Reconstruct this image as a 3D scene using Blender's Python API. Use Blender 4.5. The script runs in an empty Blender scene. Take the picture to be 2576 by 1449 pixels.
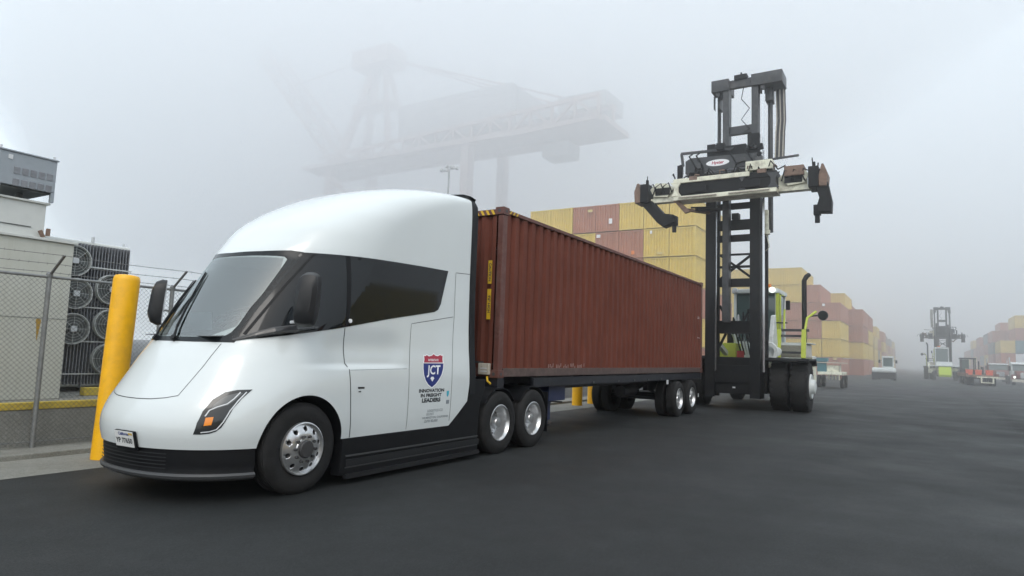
import bpy, bmesh, math, random
import numpy as np
from mathutils import Vector, Matrix
from mathutils.bvhtree import BVHTree
R = math.radians
random.seed(7)
sc = bpy.context.scene
col = sc.collection

# ---------------------------------------------------------------- camera
cam_d = bpy.data.cameras.new('camera'); cam = bpy.data.objects.new('camera', cam_d); col.objects.link(cam)
cam_d.sensor_width = 36.0; cam_d.lens = 36.0 * 1657.54 / 2576.0
cam_d.clip_start = 0.1; cam_d.clip_end = 6000
_y, _p, _r = .5558, .0971, .0354
_f = Vector((math.cos(_y)*math.cos(_p), math.sin(_y)*math.cos(_p), math.sin(_p)))
_s = Vector((math.sin(_y), -math.cos(_y), 0)); _u = _s.cross(_f)
_s2 = _s*math.cos(_r) + _u*math.sin(_r); _u2 = -_s*math.sin(_r) + _u*math.cos(_r)
cam.matrix_world = Matrix(((_s2.x, _u2.x, -_f.x, 0), (_s2.y, _u2.y, -_f.y, 0), (_s2.z, _u2.z, -_f.z, 1.6748), (0, 0, 0, 1)))
sc.camera = cam

# ---------------------------------------------------------------- light: a foggy, overcast morning
SUN_EL, SUN_AZ = R(45), R(242)
w = bpy.data.worlds.new('World'); sc.world = w; w.use_nodes = True
nt = w.node_tree; nt.nodes.clear()
out = nt.nodes.new('ShaderNodeOutputWorld')
sky = nt.nodes.new('ShaderNodeTexSky'); sky.sky_type = 'NISHITA'; sky.sun_disc = False
sky.sun_elevation = SUN_EL; sky.sun_rotation = SUN_AZ; sky.dust_density = 4
bg1 = nt.nodes.new('ShaderNodeBackground'); bg1.inputs['Strength'].default_value = 0.05
nt.links.new(sky.outputs[0], bg1.inputs['Color'])
# the cloud deck: an overcast sky, brighter overhead than at the horizon
tc = nt.nodes.new('ShaderNodeTexCoord'); sep = nt.nodes.new('ShaderNodeSeparateXYZ')
nt.links.new(tc.outputs['Generated'], sep.inputs[0])
mr = nt.nodes.new('ShaderNodeMapRange'); mr.inputs['From Min'].default_value = 0.0; mr.inputs['From Max'].default_value = 1.0
nt.links.new(sep.outputs['Z'], mr.inputs['Value'])
ramp = nt.nodes.new('ShaderNodeValToRGB')
ramp.color_ramp.elements[0].color = (0.93, 1.02, 1.075, 1)
ramp.color_ramp.elements[1].color = (1.11, 1.22, 1.28, 1)
nt.links.new(mr.outputs[0], ramp.inputs[0])
bg2 = nt.nodes.new('ShaderNodeBackground'); nt.links.new(ramp.outputs[0], bg2.inputs['Color']); bg2.inputs['Strength'].default_value = 1.0
add = nt.nodes.new('ShaderNodeAddShader'); nt.links.new(bg1.outputs[0], add.inputs[0]); nt.links.new(bg2.outputs[0], add.inputs[1])
nt.links.new(add.outputs[0], out.inputs['Surface'])

sd = bpy.data.lights.new('sun', 'SUN'); sd.energy = 0.65; sd.angle = R(22); sd.color = (1, .97, .93)
sun = bpy.data.objects.new('sun', sd); col.objects.link(sun)
_sd = Vector((-math.cos(SUN_EL)*.88, -math.cos(SUN_EL)*.47, math.sin(SUN_EL)))
sun.rotation_euler = _sd.to_track_quat('Z', 'Y').to_euler(); sun.location = (0, 0, 50)

sc.view_settings.view_transform = 'Standard'; sc.view_settings.look = 'None'
sc.view_settings.exposure = 0.0; sc.view_settings.gamma = 1.0; sc.view_settings.use_curve_mapping = False
sc.cycles.max_bounces = 14; sc.cycles.volume_bounces = 8; sc.cycles.transparent_max_bounces = 12
sc.cycles.use_denoising = True

# ---------------------------------------------------------------- materials
M = {}
def mat(name, c, rough=.5, metal=0., var=.0, scale=4., bump=0., bscale=30., coat=0., dirt=None, spec=.5, dscale=1.2, damt=.5, emit=None, ior=None, streak=False):
    """painted / bare surface with colour variation, grime patches and fine relief"""
    m = bpy.data.materials.new(name); m.use_nodes = True; M[name] = m
    t = m.node_tree; b = t.nodes['Principled BSDF']
    b.inputs['Base Color'].default_value = (*c, 1); b.inputs['Roughness'].default_value = rough
    b.inputs['Metallic'].default_value = metal; b.inputs['Coat Weight'].default_value = coat
    b.inputs['Coat Roughness'].default_value = .06
    b.inputs['Specular IOR Level'].default_value = spec
    if ior: b.inputs['IOR'].default_value = ior
    tcn = t.nodes.new('ShaderNodeTexCoord'); src = tcn.outputs['Object']
    last = None
    if var > 0:
        n = t.nodes.new('ShaderNodeTexNoise'); n.inputs['Scale'].default_value = scale; n.inputs['Detail'].default_value = 6
        n.inputs['Roughness'].default_value = .65
        t.links.new(src, n.inputs['Vector'])
        r = t.nodes.new('ShaderNodeMapRange'); r.inputs['From Min'].default_value = .3; r.inputs['From Max'].default_value = .7
        r.inputs['To Min'].default_value = 1 - var; r.inputs['To Max'].default_value = 1 + var
        t.links.new(n.outputs['Fac'], r.inputs['Value'])
        x = t.nodes.new('ShaderNodeMix'); x.data_type = 'RGBA'; x.blend_type = 'MULTIPLY'; x.inputs['Factor'].default_value = 1
        x.inputs['A'].default_value = (*c, 1); t.links.new(r.outputs[0], x.inputs['B']); last = x.outputs['Result']
    if dirt:
        n = t.nodes.new('ShaderNodeTexNoise'); n.inputs['Scale'].default_value = dscale; n.inputs['Detail'].default_value = 8
        n.inputs['Roughness'].default_value = .7
        if streak:
            mp = t.nodes.new('ShaderNodeMapping'); mp.inputs['Scale'].default_value = (6, 6, .5)
            t.links.new(src, mp.inputs['Vector']); t.links.new(mp.outputs[0], n.inputs['Vector'])
        else: t.links.new(src, n.inputs['Vector'])
        r = t.nodes.new('ShaderNodeMapRange'); r.inputs['From Min'].default_value = .48; r.inputs['From Max'].default_value = .72
        r.inputs['To Max'].default_value = damt
        t.links.new(n.outputs['Fac'], r.inputs['Value'])
        x = t.nodes.new('ShaderNodeMix'); x.data_type = 'RGBA'; t.links.new(r.outputs[0], x.inputs['Factor'])
        if last: t.links.new(last, x.inputs['A'])
        else: x.inputs['A'].default_value = (*c, 1)
        x.inputs['B'].default_value = (*dirt, 1); last = x.outputs['Result']
    if last: t.links.new(last, b.inputs['Base Color'])
    if bump > 0:
        n = t.nodes.new('ShaderNodeTexNoise'); n.inputs['Scale'].default_value = bscale; n.inputs['Detail'].default_value = 5
        t.links.new(src, n.inputs['Vector'])
        bp = t.nodes.new('ShaderNodeBump'); bp.inputs['Strength'].default_value = bump; bp.inputs['Distance'].default_value = .01
        t.links.new(n.outputs['Fac'], bp.inputs['Height']); t.links.new(bp.outputs[0], b.inputs['Normal'])
    if emit: b.inputs['Emission Color'].default_value = (*emit[0], 1); b.inputs['Emission Strength'].default_value = emit[1]
    return m
mat('white_paint', (.66, .705, .71), .22, coat=.6, var=.015, scale=1.5)
mat('black_glass', (.008, .010, .012), .05, spec=.36, coat=0)
mat('frit', (.014, .018, .021), .25, spec=.22)
mat('black_plastic', (.0055, .006, .0075), .5, spec=.22, var=.2, scale=8, bump=.05, bscale=200)
mat('dark_plastic', (.014, .015, .017), .4, spec=.35, var=.15, scale=6)
mat('gloss_black', (.02, .021, .024), .25, coat=.3)
mat('seam', (.05, .055, .06), .6)
mat('lip', (.05, .052, .055), .45)
mat('tyre', (.014, .014, .0145), .82, spec=.3, var=.25, scale=10, bump=.25, bscale=60, dirt=(.045, .042, .04), dscale=3, damt=.25)
mat('alloy', (.60, .61, .62), .28, metal=.85, var=.08, scale=6, dirt=(.2, .19, .18), dscale=5, damt=.35)
mat('hub_dark', (.04, .04, .042), .5)
mat('lens', (.025, .028, .03), .12, spec=.5)
mat('lens_grey', (.10, .108, .112), .2)
mat('drl', (.62, .64, .66), .3)
mat('amber', (.85, .26, .015), .25, coat=.5)
mat('plate_white', (.72, .73, .72), .4)
mat('ink_blue', (.03, .06, .25), .5); mat('ink_dark', (.04, .045, .05), .5); mat('ink_red', (.55, .03, .06), .5)
mat('ink_white', (.85, .86, .88), .5); mat('ink_cyan', (.05, .42, .55), .5); mat('ink_grey', (.22, .25, .28), .6)
mat('logo_blue', (.014, .028, .19), .4); mat('logo_red', (.42, .025, .06), .4)
mat('interior', (.5, .54, .55), .7); mat('interior_dark', (.06, .065, .07), .7)
mat('seat_cloth', (.42, .52, .53), .9); mat('screen', (.25, .33, .36), .1)
mat('cont_red', (.143, .044, .029), .68, spec=.15, var=.14, scale=1.3, dirt=(.17, .075, .055), dscale=2.2, damt=.4, bump=.1, bscale=18, streak=True)
mat('cont_frame', (.115, .04, .03), .55, var=.2, scale=5, dirt=(.20, .13, .11), dscale=4, damt=.5)
mat('cont_rail', (.085, .055, .048), .6, var=.2, scale=5, dirt=(.15, .11, .095), dscale=5, damt=.5)
mat('haz_yellow', (.72, .46, .02), .5, var=.1, dirt=(.2, .13, .05), dscale=9, damt=.5)
mat('bollard_yellow', (.92, .475, .005), .38, var=.05, scale=5, dirt=(.45, .22, .03), dscale=3.5, damt=.35)
mat('chassis', (.007, .008, .014), .5, var=.3, scale=5, dirt=(.06, .055, .05), dscale=4, damt=.3)
mat('chassis_blue', (.012, .022, .085), .45, var=.2, dirt=(.06, .055, .05), dscale=4, damt=.3)
mat('light_box', (.55, .52, .45), .3, dirt=(.2, .15, .1), dscale=20, damt=.5)
mat('mast_black', (.006, .007, .0085), .55, spec=.2, var=.3, scale=5, dirt=(.020, .019, .019), dscale=3, damt=.5, bump=.1)
mat('mast_grey', (.034, .037, .042), .45, var=.25, scale=4, dirt=(.13, .12, .11), dscale=2, damt=.4)
mat('chrome', (.62, .64, .66), .22, metal=.9)
mat('cream', (.76, .76, .62), .5, var=.12, scale=3, dirt=(.20, .17, .12), dscale=2.5, damt=.75)
mat('lime', (.50, .58, .06), .45, var=.1, dirt=(.25, .27, .1), dscale=4, damt=.4)
mat('hi_lime', (.60, .80, .03), .4)
mat('rusty', (.20, .13, .095), .7, var=.3, scale=6, dirt=(.12, .08, .06), dscale=5, damt=.6)
mat('cab_white', (.62, .66, .66), .35, dirt=(.3, .3, .28), dscale=3, damt=.3)
mat('cab_glass', (.05, .085, .085), .06, spec=.8)
mat('orange', (.80, .22, .02), .5); mat('red_paint', (.45, .035, .03), .5); mat('brown_red', (.16, .05, .04), .5)
mat('lamp_white', (.9, .95, .9), .3, emit=((.9, 1, .9), 1.5))
mat('red_basket', (.70, .13, .07), .55, dirt=(.7, .4, .3), dscale=3, damt=.8)
mat('fence_steel', (.24, .25, .25), .5, metal=.4, var=.2, scale=10)
mat('wire', (.13, .135, .14), .55, metal=.3)
mat('barb', (.16, .16, .16), .6)
mat('beige', (.50, .51, .46), .6, var=.05, scale=2, dirt=(.41, .41, .34), dscale=1.5, damt=.5, bump=.06, bscale=30, streak=True)
mat('beige_light', (.60, .62, .60), .55, var=.06, dirt=(.33, .33, .3), dscale=2, damt=.4)
mat('grey_box', (.30, .335, .37), .5, var=.08, scale=3, dirt=(.17, .2, .22), dscale=3, damt=.5)
mat('radiator', (.20, .21, .23), .55, var=.2, scale=8)
mat('fan_ring', (.55, .57, .56), .5); mat('fan_dark', (.09, .10, .10), .6)
mat('rust_stain', (.38, .24, .04), .8)
mat('pad_yellow', (.60, .45, .07), .7, var=.2, scale=4, dirt=(.28, .2, .06), dscale=2.5, damt=.8)
mat('crane_paint', (.55, .42, .38), .7); mat('crane_grey', (.5, .5, .5), .7)
mat('pole', (.3, .31, .32), .5)

def ground_mat(name, base, var, scale, bump, patch=None, rough=.85, spec=.5):
    m = bpy.data.materials.new(name); m.use_nodes = True; M[name] = m
    t = m.node_tree; b = t.nodes['Principled BSDF']; b.inputs['Roughness'].default_value = rough; b.inputs['Specular IOR Level'].default_value = spec
    tcn = t.nodes.new('ShaderNodeTexCoord'); src = tcn.outputs['Object']
    def noise(s, d=8, r=.6, sx=None):
        n = t.nodes.new('ShaderNodeTexNoise'); n.inputs['Scale'].default_value = s; n.inputs['Detail'].default_value = d; n.inputs['Roughness'].default_value = r
        if sx:
            mp = t.nodes.new('ShaderNodeMapping'); mp.inputs['Scale'].default_value = sx; mp.inputs['Rotation'].default_value = (0, 0, .12)
            t.links.new(src, mp.inputs['Vector']); t.links.new(mp.outputs[0], n.inputs['Vector'])
        else: t.links.new(src, n.inputs['Vector'])
        return n.outputs['Fac']
    def rng(v, a, c_, lo, hi):
        r = t.nodes.new('ShaderNodeMapRange'); r.inputs['From Min'].default_value = a; r.inputs['From Max'].default_value = c_
        r.inputs['To Min'].default_value = lo; r.inputs['To Max'].default_value = hi; t.links.new(v, r.inputs['Value']); return r.outputs[0]
    def mul(a, b_):
        x = t.nodes.new('ShaderNodeMath'); x.operation = 'MULTIPLY'; t.links.new(a, x.inputs[0]); t.links.new(b_, x.inputs[1]); return x.outputs[0]
    big = rng(noise(.09, 7, .7), .35, .65, 1-var, 1+var)
    mid = rng(noise(scale, 8, .7), .3, .7, 1-var*.8, 1+var*.8)
    g_ = 1 if name == 'asphalt' else .3
    fine = mul(rng(noise(60, 2, .8), .36, .64, 1-.6*g_, 1+.75*g_), rng(noise(24, 3, .8), .34, .66, 1-.4*g_, 1+.45*g_))
    streak = rng(noise(.5, 9, .75, (.35, 1.2, 1)), .36, .66, .84, 1.18)
    v = mul(mul(mul(big, mid), fine), streak)
    x = t.nodes.new('ShaderNodeMix'); x.data_type = 'RGBA'; x.blend_type = 'MULTIPLY'; x.inputs['Factor'].default_value = 1
    x.inputs['A'].default_value = (*base, 1); t.links.new(v, x.inputs['B']); last = x.outputs['Result']
    if patch:
        f = rng(noise(.55, 8, .75), .54, .66, 0, .7)
        x2 = t.nodes.new('ShaderNodeMix'); x2.data_type = 'RGBA'; t.links.new(f, x2.inputs['Factor']); t.links.new(last, x2.inputs['A'])
        x2.inputs['B'].default_value = (*patch, 1); last = x2.outputs['Result']
    t.links.new(last, b.inputs['Base Color'])
    t.links.new(rng(noise(.5, 6), .3, .7, rough-.18, min(1, rough+.08)), b.inputs['Roughness'])
    n = t.nodes.new('ShaderNodeTexNoise'); n.inputs['Scale'].default_value = 130; n.inputs['Detail'].default_value = 3; t.links.new(src, n.inputs['Vector'])
    bp = t.nodes.new('ShaderNodeBump'); bp.inputs['Strength'].default_value = bump; bp.inputs['Distance'].default_value = .006
    t.links.new(n.outputs['Fac'], bp.inputs['Height']); t.links.new(bp.outputs[0], b.inputs['Normal'])
    return m
ground_mat('asphalt', (.0115, .0132, .0138), .22, 1.6, .6, rough=.74, spec=.4)
ground_mat('concrete', (.20, .20, .18), .2, 1.1, .35, patch=(.115, .11, .085), rough=.9)
ground_mat('concrete_wall', (.22, .222, .205), .22, 1.8, .5, patch=(.11, .11, .10), rough=.92)

def mark_mat():
    m = bpy.data.materials.new('rubber_mark'); m.use_nodes = True; M['rubber_mark'] = m
    t = m.node_tree; b = t.nodes['Principled BSDF']; o = t.nodes['Material Output']
    b.inputs['Base Color'].default_value = (.006, .0065, .007, 1); b.inputs['Roughness'].default_value = .8; b.inputs['Specular IOR Level'].default_value = .3
    tr = t.nodes.new('ShaderNodeBsdfTransparent'); mx = t.nodes.new('ShaderNodeMixShader')
    uv = t.nodes.new('ShaderNodeUVMap'); sp = t.nodes.new('ShaderNodeSeparateXYZ'); t.links.new(uv.outputs[0], sp.inputs[0])
    a = t.nodes.new('ShaderNodeMath'); a.operation = 'PINGPONG'; a.inputs[1].default_value = .5; t.links.new(sp.outputs['X'], a.inputs[0])
    tcn = t.nodes.new('ShaderNodeTexCoord'); n = t.nodes.new('ShaderNodeTexNoise'); n.inputs['Scale'].default_value = 1.4; n.inputs['Detail'].default_value = 8; n.inputs['Roughness'].default_value = .75
    t.links.new(tcn.outputs['Object'], n.inputs['Vector'])
    k = t.nodes.new('ShaderNodeMapRange'); k.inputs['From Min'].default_value = .35; k.inputs['From Max'].default_value = .75; k.inputs['To Max'].default_value = .8; t.links.new(n.outputs['Fac'], k.inputs['Value'])
    q = t.nodes.new('ShaderNodeMath'); q.operation = 'MULTIPLY'; t.links.new(a.outputs[0], q.inputs[0]); t.links.new(k.outputs[0], q.inputs[1])
    t.links.new(q.outputs[0], mx.inputs[0]); t.links.new(tr.outputs[0], mx.inputs[1]); t.links.new(b.outputs[0], mx.inputs[2]); t.links.new(mx.outputs[0], o.inputs['Surface'])
mark_mat()
def glass_mat():
    m = bpy.data.materials.new('windscreen_glass'); m.use_nodes = True; M['windscreen_glass'] = m
    t = m.node_tree; t.nodes.clear(); o = t.nodes.new('ShaderNodeOutputMaterial')
    tr = t.nodes.new('ShaderNodeBsdfTransparent'); tr.inputs[0].default_value = (.84, .89, .89, 1)
    gl = t.nodes.new('ShaderNodeBsdfGlossy'); gl.inputs['Roughness'].default_value = .03; gl.inputs['Color'].default_value = (.95, 1, 1, 1)
    fr = t.nodes.new('ShaderNodeFresnel'); fr.inputs['IOR'].default_value = 2.6
    mx = t.nodes.new('ShaderNodeMixShader'); t.links.new(fr.outputs[0], mx.inputs[0]); t.links.new(tr.outputs[0], mx.inputs[1]); t.links.new(gl.outputs[0], mx.inputs[2])
    t.links.new(mx.outputs[0], o.inputs['Surface'])
glass_mat()

# ---------------------------------------------------------------- mesh helpers
class MB:
    """collects shapes; build() links them as ONE mesh object"""
    def __init__(s): s.v = []; s.f = []; s.mi = []; s.cur = 0; s.sm = []
    def add(s, vs, fs, smooth=False):
        o = len(s.v); s.v += [tuple(v) for v in vs]
        for f in fs: s.f.append(tuple(i+o for i in f)); s.mi.append(s.cur); s.sm.append(smooth)
        return s
    def box(s, x0, x1, y0, y1, z0, z1):
        vs = [(x, y, z) for x in (x0, x1) for y in (y0, y1) for z in (z0, z1)]
        return s.add(vs, [(0,1,3,2),(4,6,7,5),(0,4,5,1),(2,3,7,6),(0,2,6,4),(1,5,7,3)])
    def cbox(s, c, d, rz=0., ry=0., rx=0.):
        m = Matrix.Translation(c) @ Matrix.Rotation(rz, 4, 'Z') @ Matrix.Rotation(ry, 4, 'Y') @ Matrix.Rotation(rx, 4, 'X')
        vs = [m @ Vector((sx*d[0]/2, sy*d[1]/2, sz*d[2]/2)) for sx in (-1,1) for sy in (-1,1) for sz in (-1,1)]
        return s.add(vs, [(0,1,3,2),(4,6,7,5),(0,4,5,1),(2,3,7,6),(0,2,6,4),(1,5,7,3)])
    def bar(s, a, b, w, h, up=(0, 0, 1)):
        a = Vector(a); b = Vector(b); d = (b-a).normalized(); u = Vector(up)
        if abs(d.dot(u)) > .98: u = Vector((0, 1, 0))
        r = d.cross(u).normalized(); u = r.cross(d).normalized()
        vs = [p + r*(i*w/2) + u*(j*h/2) for p in (a, b) for i in (-1,1) for j in (-1,1)]
        return s.add(vs, [(0,1,3,2),(4,6,7,5),(0,4,5,1),(2,3,7,6),(0,2,6,4),(1,5,7,3)])
    def tube(s, pts, r, n=10, caps=True, closed=False):
        pts = [Vector(p) for p in pts]; rings = []; k = len(pts); base = len(s.v)
        t0 = (pts[1]-pts[0]).normalized(); u = Vector((0,0,1)) if abs(t0.z) < .9 else Vector((1,0,0))
        nrm = t0.cross(u).normalized(); vs = []
        for i, p in enumerate(pts):
            t = (pts[min(i+1,k-1)]-pts[max(i-1,0)]).normalized() if not closed else (pts[(i+1)%k]-pts[i-1]).normalized()
            nrm = (nrm - t*nrm.dot(t)).normalized(); bi = t.cross(nrm)
            rr = r[i] if isinstance(r, (list, tuple)) else r
            for j in range(n):
                a = 2*math.pi*j/n; vs.append(p + nrm*math.cos(a)*rr + bi*math.sin(a)*rr)
        fs = []
        for i in range(k if closed else k-1):
            i2 = (i+1) % k
            for j in range(n):
                j2 = (j+1) % n; fs.append((i*n+j, i*n+j2, i2*n+j2, i2*n+j))
        s.add(vs, fs, True)
        if caps and not closed:
            s.add(vs[:n], [tuple(range(n-1,-1,-1))]); s.add(vs[-n:], [tuple(range(n))])
        return s
    def cyl(s, a, b, r, n=16): return s.tube([a, b], r, n)
    def lathe(s, prof, axis='y', c=(0,0,0), n=48, a0=0, a1=2*math.pi):
        """prof: (radius, height along the axis)"""
        full = abs(a1-a0-2*math.pi) < 1e-6; m = n if full else n+1; vs = []
        for r, h in prof:
            for j in range(m):
                a = a0+(a1-a0)*j/n; p, q = r*math.cos(a), r*math.sin(a)
                v = (p, h, q) if axis == 'y' else ((p, q, h) if axis == 'z' else (h, p, q))
                vs.append((v[0]+c[0], v[1]+c[1], v[2]+c[2]))
        fs = []
        for i in range(len(prof)-1):
            for j in range(n):
                j2 = (j+1) % m; fs.append((i*m+j, i*m+j2, (i+1)*m+j2, (i+1)*m+j))
        return s.add(vs, fs, True)
    def prism(s, poly, a, b, plane='xz'):
        """poly in the plane, extruded from a to b along the third axis"""
        n = len(poly)
        def P(p, h): return {'xz': (p[0], h, p[1]), 'xy': (p[0], p[1], h), 'yz': (h, p[0], p[1])}[plane]
        vs = [P(p, a) for p in poly] + [P(p, b) for p in poly]
        return s.add(vs, [tuple(range(n)), tuple(range(2*n-1, n-1, -1))] + [(i, i+n, (i+1) % n + n, (i+1) % n) for i in range(n)])
    def mesh(s, name, mats, fix=True, bevel=0., auto=None):
        me = bpy.data.meshes.new(name); me.from_pydata([tuple(v) for v in s.v], [], s.f)
        for m in (mats if isinstance(mats, (list, tuple)) else [mats]): me.materials.append(M[m])
        me.polygons.foreach_set('material_index', s.mi); me.polygons.foreach_set('use_smooth', s.sm)
        if fix or bevel:
            bm = bmesh.new(); bm.from_mesh(me)
            if bevel:
                es = [e for e in bm.edges if len(e.link_faces) == 2 and e.calc_face_angle(0) > .6 and not (e.link_faces[0].smooth and e.link_faces[1].smooth)]
                bmesh.ops.bevel(bm, geom=es, offset=bevel, segments=2, affect='EDGES', clamp_overlap=True, profile=.6)
            bmesh.ops.recalc_face_normals(bm, faces=bm.faces); bm.to_mesh(me); bm.free()
        if any(s.sm): me.set_sharp_from_angle(angle=R(35))
        me.update(); return me
    def build(s, name, mats, parent=None, fix=True, bevel=0.):
        return link(name, s.mesh(name, mats, fix, bevel), parent)
def link(name, me, parent=None):
    o = bpy.data.objects.new(name, me); col.objects.link(o)
    if parent is not None: o.parent = parent
    return o
def empty(name, loc=(0,0,0), rz=0.):
    o = bpy.data.objects.new(name, None); col.objects.link(o); o.location = loc; o.rotation_euler = (0, 0, rz); o.empty_display_size = .3
    return o
def tag(o, label=None, cat=None, group=None, kind=None):
    if label: o['label'] = label
    if cat: o['category'] = cat
    if group: o['group'] = group
    if kind: o['kind'] = kind
    return o
def kids(o): return KID.get(o, []) if False else [c for c in list(col.objects) if c.parent is o]
def copy_tree(o, parent=None):
    c = o.copy(); col.objects.link(c); c.parent = parent
    for ch in list(o.children): copy_tree(ch, c)
    return c
def boolean(me, cutter, op='DIFFERENCE'):
    """cut one mesh with another, without operators"""
    a = bpy.data.objects.new('cut_a', me); b = bpy.data.objects.new('cut_b', cutter); col.objects.link(a); col.objects.link(b)
    md = a.modifiers.new('b', 'BOOLEAN'); md.operation = op; md.object = b; md.solver = 'EXACT'
    try: md.material_mode = 'TRANSFER'
    except Exception: pass
    dg = bpy.context.evaluated_depsgraph_get(); dg.update()
    r = bpy.data.meshes.new_from_object(a.evaluated_get(dg)); r.name = me.name
    bpy.data.objects.remove(a); bpy.data.objects.remove(b)
    return r
_font = None
def text_mesh(body, size, mat_name, name='lettering', bold=0., shear=0., sx=1.):
    cu = bpy.data.curves.new(name, 'FONT'); cu.body = body; cu.size = size; cu.offset = bold; cu.shear = shear
    cu.align_x = 'CENTER'; cu.align_y = 'CENTER'; cu.resolution_u = 3
    o = bpy.data.objects.new(name, cu); col.objects.link(o)
    dg = bpy.context.evaluated_depsgraph_get(); dg.update()
    me = bpy.data.meshes.new_from_object(o.evaluated_get(dg)); bpy.data.objects.remove(o)
    me.name = name
    me.materials.clear(); me.materials.append(M[mat_name]); me.transform(Matrix.Diagonal((sx, 1, 1, 1)))
    return me
HAZE, CLOUD, FAR = .0008, .0165, .0050
# ================================================================ the setting: ground
g = MB(); g.add([(-500, -1500, 0), (3500, -1500, 0), (3500, 1500, 0), (-500, 1500, 0)], [(0,1,2,3)])
tag(g.build('ground', 'asphalt', fix=False), kind='structure')

# ================================================================ semi tractor
YC = 7.235; XR = 8.45
_z=[.56,.7,.85,1.0,1.1,1.3,1.5,1.67,2.0,2.4,2.75,2.85,3.0,3.15,3.3,3.5,3.7,3.85,3.95,4.05,4.12,4.17,4.2]
_x=[3.90,3.86,3.87,3.93,3.99,4.11,4.22,4.33,4.54,4.80,5.03,5.10,5.24,5.37,5.56,5.86,6.22,6.55,6.83,7.18,7.52,7.85,8.15]
_w=[1.255,1.27,1.275,1.275,1.275,1.272,1.255,1.235,1.215,1.205,1.20,1.20,1.20,1.20,1.20,1.20,1.20,1.195,1.19,1.175,1.13,1.0,.7]
_zl=[.56,1.0,1.67,2.75,3.05,3.4,3.8,4.2]; _L=[1.25,1.25,1.3,1.34,1.27,1.25,1.32,1.4]; _pp=[2.3,2.25,2.1,2.05,2.35,2.7,2.7,2.4]
_g = np.linspace(.56, 4.2, 400); _k = np.exp(-.5*(np.arange(-12,13)/5.)**2); _k /= _k.sum()
def _smo(ys):
    v = np.interp(_g, _z, ys); vp = np.concatenate([2*v[0]-v[12:0:-1], v, 2*v[-1]-v[-2:-14:-1]]); return np.convolve(vp, _k, 'valid')
_XF, _WZ = _smo(_x), _smo(_w)
def xf(z): return float(np.interp(z, _g, _XF))
def wz(z): return float(np.interp(z, _g, _WZ))
def side(x, z):
    """half width of the cab at (x, z)"""
    t = min(1, max(0, (x-xf(z))/float(np.interp(z, _zl, _L)))); p = float(np.interp(z, _zl, _pp))
    d = wz(z)*(1-(1-t)**p)**(1/p)
    d += .028*math.exp(-((x-5.25)/.75)**4)*math.exp(-((z-.95)/.38)**4)*t
    S = lambda q: max(0., min(1., q))**2*(3-2*max(0., min(1., q)))
    return d - .036*S((z-1.385)/.085)*S((1.98-z)/.34)*S((7.03-x)/.45)*S((x-4.95)/.8)*t        # ledge under the belt line
def front(d, z):
    """x of the cab front at half width d"""
    L = float(np.interp(z, _zl, _L)); p = float(np.interp(z, _zl, _pp)); q = min(1, abs(d)/wz(z))
    return xf(z) + L*(1-(1-q**p)**(1/p))
def normal_side(x, z, sgn=-1):
    e = .02; a = Vector((2*e, sgn*(side(x+e, z)-side(x-e, z)), 0)); b = Vector((0, sgn*(side(x, z+e)-side(x, z-e)), 2*e))
    n = a.cross(b) if sgn < 0 else b.cross(a); return n.normalized()
def ps(x, z, off=0., sgn=-1):
    p = Vector((x, YC + sgn*side(x, z), z)); return p + normal_side(x, z, sgn)*off
def normal_front(d, z):
    e = .02; a = Vector((front(d+e, z)-front(d-e, z), 2*e, 0)); b = Vector((front(d, z+e)-front(d, z-e), 0, 2*e))
    n = b.cross(a).normalized(); return n if n.x < 0 else -n
def pf(d, z, off=0.):
    return Vector((front(d, z), YC+d, z)) + normal_front(d, z)*off
def pip(x, y, poly):
    c = False; j = len(poly)-1
    for i in range(len(poly)):
        a, b = poly[i], poly[j]
        if (a[1] > y) != (b[1] > y) and x < (b[0]-a[0])*(y-a[1])/(b[1]-a[1])+a[0]: c = not c
        j = i
    return c
def rounded(poly, k=2):
    for _ in range(k):
        q = []
        for i in range(len(poly)):
            a, b = poly[i], poly[(i+1) % len(poly)]
            q += [(a[0]*.75+b[0]*.25, a[1]*.75+b[1]*.25), (a[0]*.25+b[0]*.75, a[1]*.25+b[1]*.75)]
        poly = q
    return poly
def dense(poly, step=.06):
    q = []
    for i in range(len(poly)):
        a, b = poly[i], poly[(i+1) % len(poly)]; n = max(1, int(math.hypot(a[0]-b[0], a[1]-b[1])/step))
        q += [(a[0]+(b[0]-a[0])*k/n, a[1]+(b[1]-a[1])*k/n) for k in range(n)]
    return q
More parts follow.
